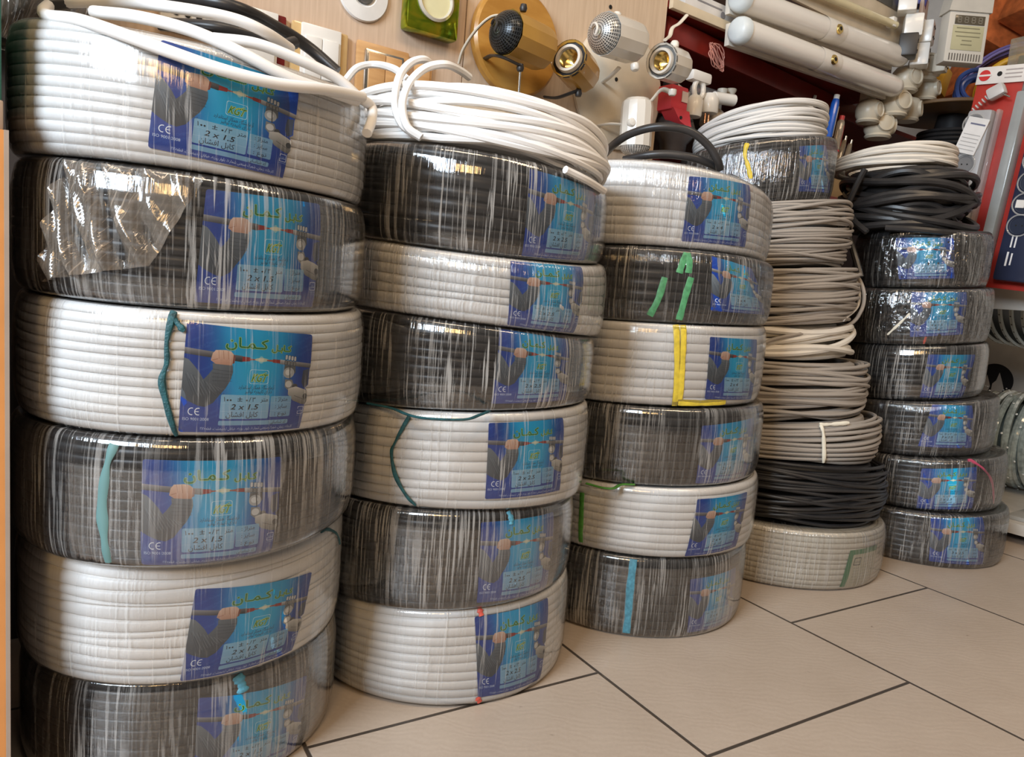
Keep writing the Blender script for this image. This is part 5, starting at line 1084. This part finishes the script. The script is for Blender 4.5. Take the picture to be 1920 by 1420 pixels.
ROPE = mat('clear_rope', (.44, .50, .46), .10, trans=.30, var=.25, vscale=60, coat=.6); mb = MB(); rr = random.Random(4)
for k in range(17):
    f = k / 16.0; R = .168 - .05 * max(0, 1 - f * 3.5) ** 2 - .012 * abs(math.sin(k * 1.7)); c0 = NV * (.135 - .025 * k) + Vector((0, 0, .176))
    ax = NV + TV * rr.uniform(-.10, .10) + Vector((0, 0, rr.uniform(-.06, .06))); M = at(c0, ax)
    mb.tube([M @ Vector((R * math.cos(a), R * math.sin(a), 0)) for a in np.linspace(0, 2 * PI, 52, endpoint=False)], .0125, 8, closed=True)
mb.build('rope_winding', ROPE, r_)
MB().lathe([(.10, -.29), (.128, -.29), (.128, .15), (.10, .15)], at((0, 0, .176), NV), 40, closed_ends=False).build('inner_core', mat('rope_core', (.10, .12, .11), .35), r_)
dots = MB()
for k in range(17):
    for q in range(9):
        a = 2 * PI * (q + .37 * k) / 9; c0 = NV * (.135 - .025 * k) + Vector((0, 0, .176)); u = TV * math.cos(a) + Vector((0, 0, math.sin(a)))
        dots.lathe([(0, -.003), (.004, 0), (0, .003)], at(c0 + u * .1745, u), 8)
tag(dots.build('led_dots', mat('led_dot', (.75, .76, .72), .2), r_), kind='stuff')
r_ = empty('display_platform', W(2.95, .47, 0), 'low white display platform at the right edge of the floor', 'platform', None, wall=True)
MB().box((.025, 0, .0455), (.95, 1.6, .033), bev=.002).build('platform_top', mat('platform_white', (.62, .58, .52), .4), r_); MB().box((.06, 0, .0145), (.86, 1.54, .029)).build('plinth', mat('plinth_dark', (.06, .045, .038), .6), r_, smooth=False)
r_ = empty('flame_sign', W(3.619, 1.365, .398), 'round black sticker with two pale flames low on the right wall', 'sticker', None); r_.rotation_euler = (0, 0, _A - PI / 2)
MB().lathe(disc_prof(.074, .002, .0005), at((0, 0, 0), TOWARD), 40).build('black_disc', mat('sticker_black', (.02, .019, .02), .4), r_)
for sx_, s_ in ((-.034, .8), (.012, 1.1)):
    MB().prism([(sx_ + x * s_, z * s_ - .02) for x, z in ((-.018, -.035), (.018, -.035), (.026, -.008), (.016, .022), (.004, .052), (-.004, .020), (-.016, .006))], -.0032, -.0018).build('pale_flame', mat('sticker_pale', (.55, .50, .44), .5), r_, smooth=False)

# cabinet side at the left edge of the picture
CQ = Vector((-.505, .742, 0))
r_ = empty('cabinet_side', CQ, 'tall narrow cabinet side with an orange front edge at the left', 'cabinet', None, wall=True)
MB().box((-.016, .24, .374), (.024, .48, .748)).build('side_panel', mat('grey_laminate', (.22, .17, .14), .5), r_, smooth=False)
MB().box((-.22, .505, .475), (.70, .012, .95)).build('shade_panel', mat('gap_shade_dark', (.035, .026, .022), .6), r_, smooth=False)  # added dark sheet, stands in for the shade in the gap beside the coils
MB().box((-.016, -.002, .374), (.024, .004, .748)).build('orange_edge', mat('orange_edging', (.60, .26, .08), .45), r_, smooth=False)
MB().box((-.0020, -.003, .374), (.0040, .006, .748)).build('trim_profile', mat('grey_profile', (.36, .29, .24), .45), r_, smooth=False)
o = MB().box((-.020, .14, .15), (.030, .26, .30), bev=.002).build('green_file', mat('green_board', (.02, .10, .07), .6), None, loc=CQ + Vector((0, 0, .776)), rot=(0, 0, _A)); tag(o, 'green folder standing on the cabinet side at the upper left', 'folder')
o = MB().box((-.02, .14, .014), (.032, .28, .028), bev=.002).build('tan_board', mat('tan_board', (.35, .25, .18), .5), None, loc=CQ + Vector((0, 0, .748)), rot=(0, 0, _A)); tag(o, 'thin tan board under the green folder', 'board')
r_ = empty('wrapped_bundle', W(.03, 1.42, 1.06), 'bundle in crumpled brownish plastic behind the top coil at left', 'bundle', None, wall=True)
u = np.linspace(0, 2 * PI, 61); v = np.linspace(-.14, .16, 20); R = .10 + .012 * np.sin(u * 7)[:, None] * np.cos(v * 40)[None] + .008 * np.sin(u * 17 + 1)[:, None] * np.sin(v * 23)[None]; R = R * np.sqrt(np.clip(1 - ((v - .01) / .155) ** 2, .02, 1))[None] ** .5
P = np.stack([R * np.cos(u)[:, None] * 1.25, R * np.sin(u)[:, None] * .8 - .10, np.broadcast_to(v[None], R.shape)], -1)
grid_mesh('bundle_core', P * .97, mat('brown_bundle', (.16, .125, .09), .5, var=.4, vscale=60, stretch=(1, 1, .15)), r_)
uvb = np.stack(np.broadcast_arrays((u * .1)[:, None], (v - v.min())[None]), -1)
grid_mesh('plastic_wrap', P * 1.02, F_CRUMPLE, r_, uv=uvb)
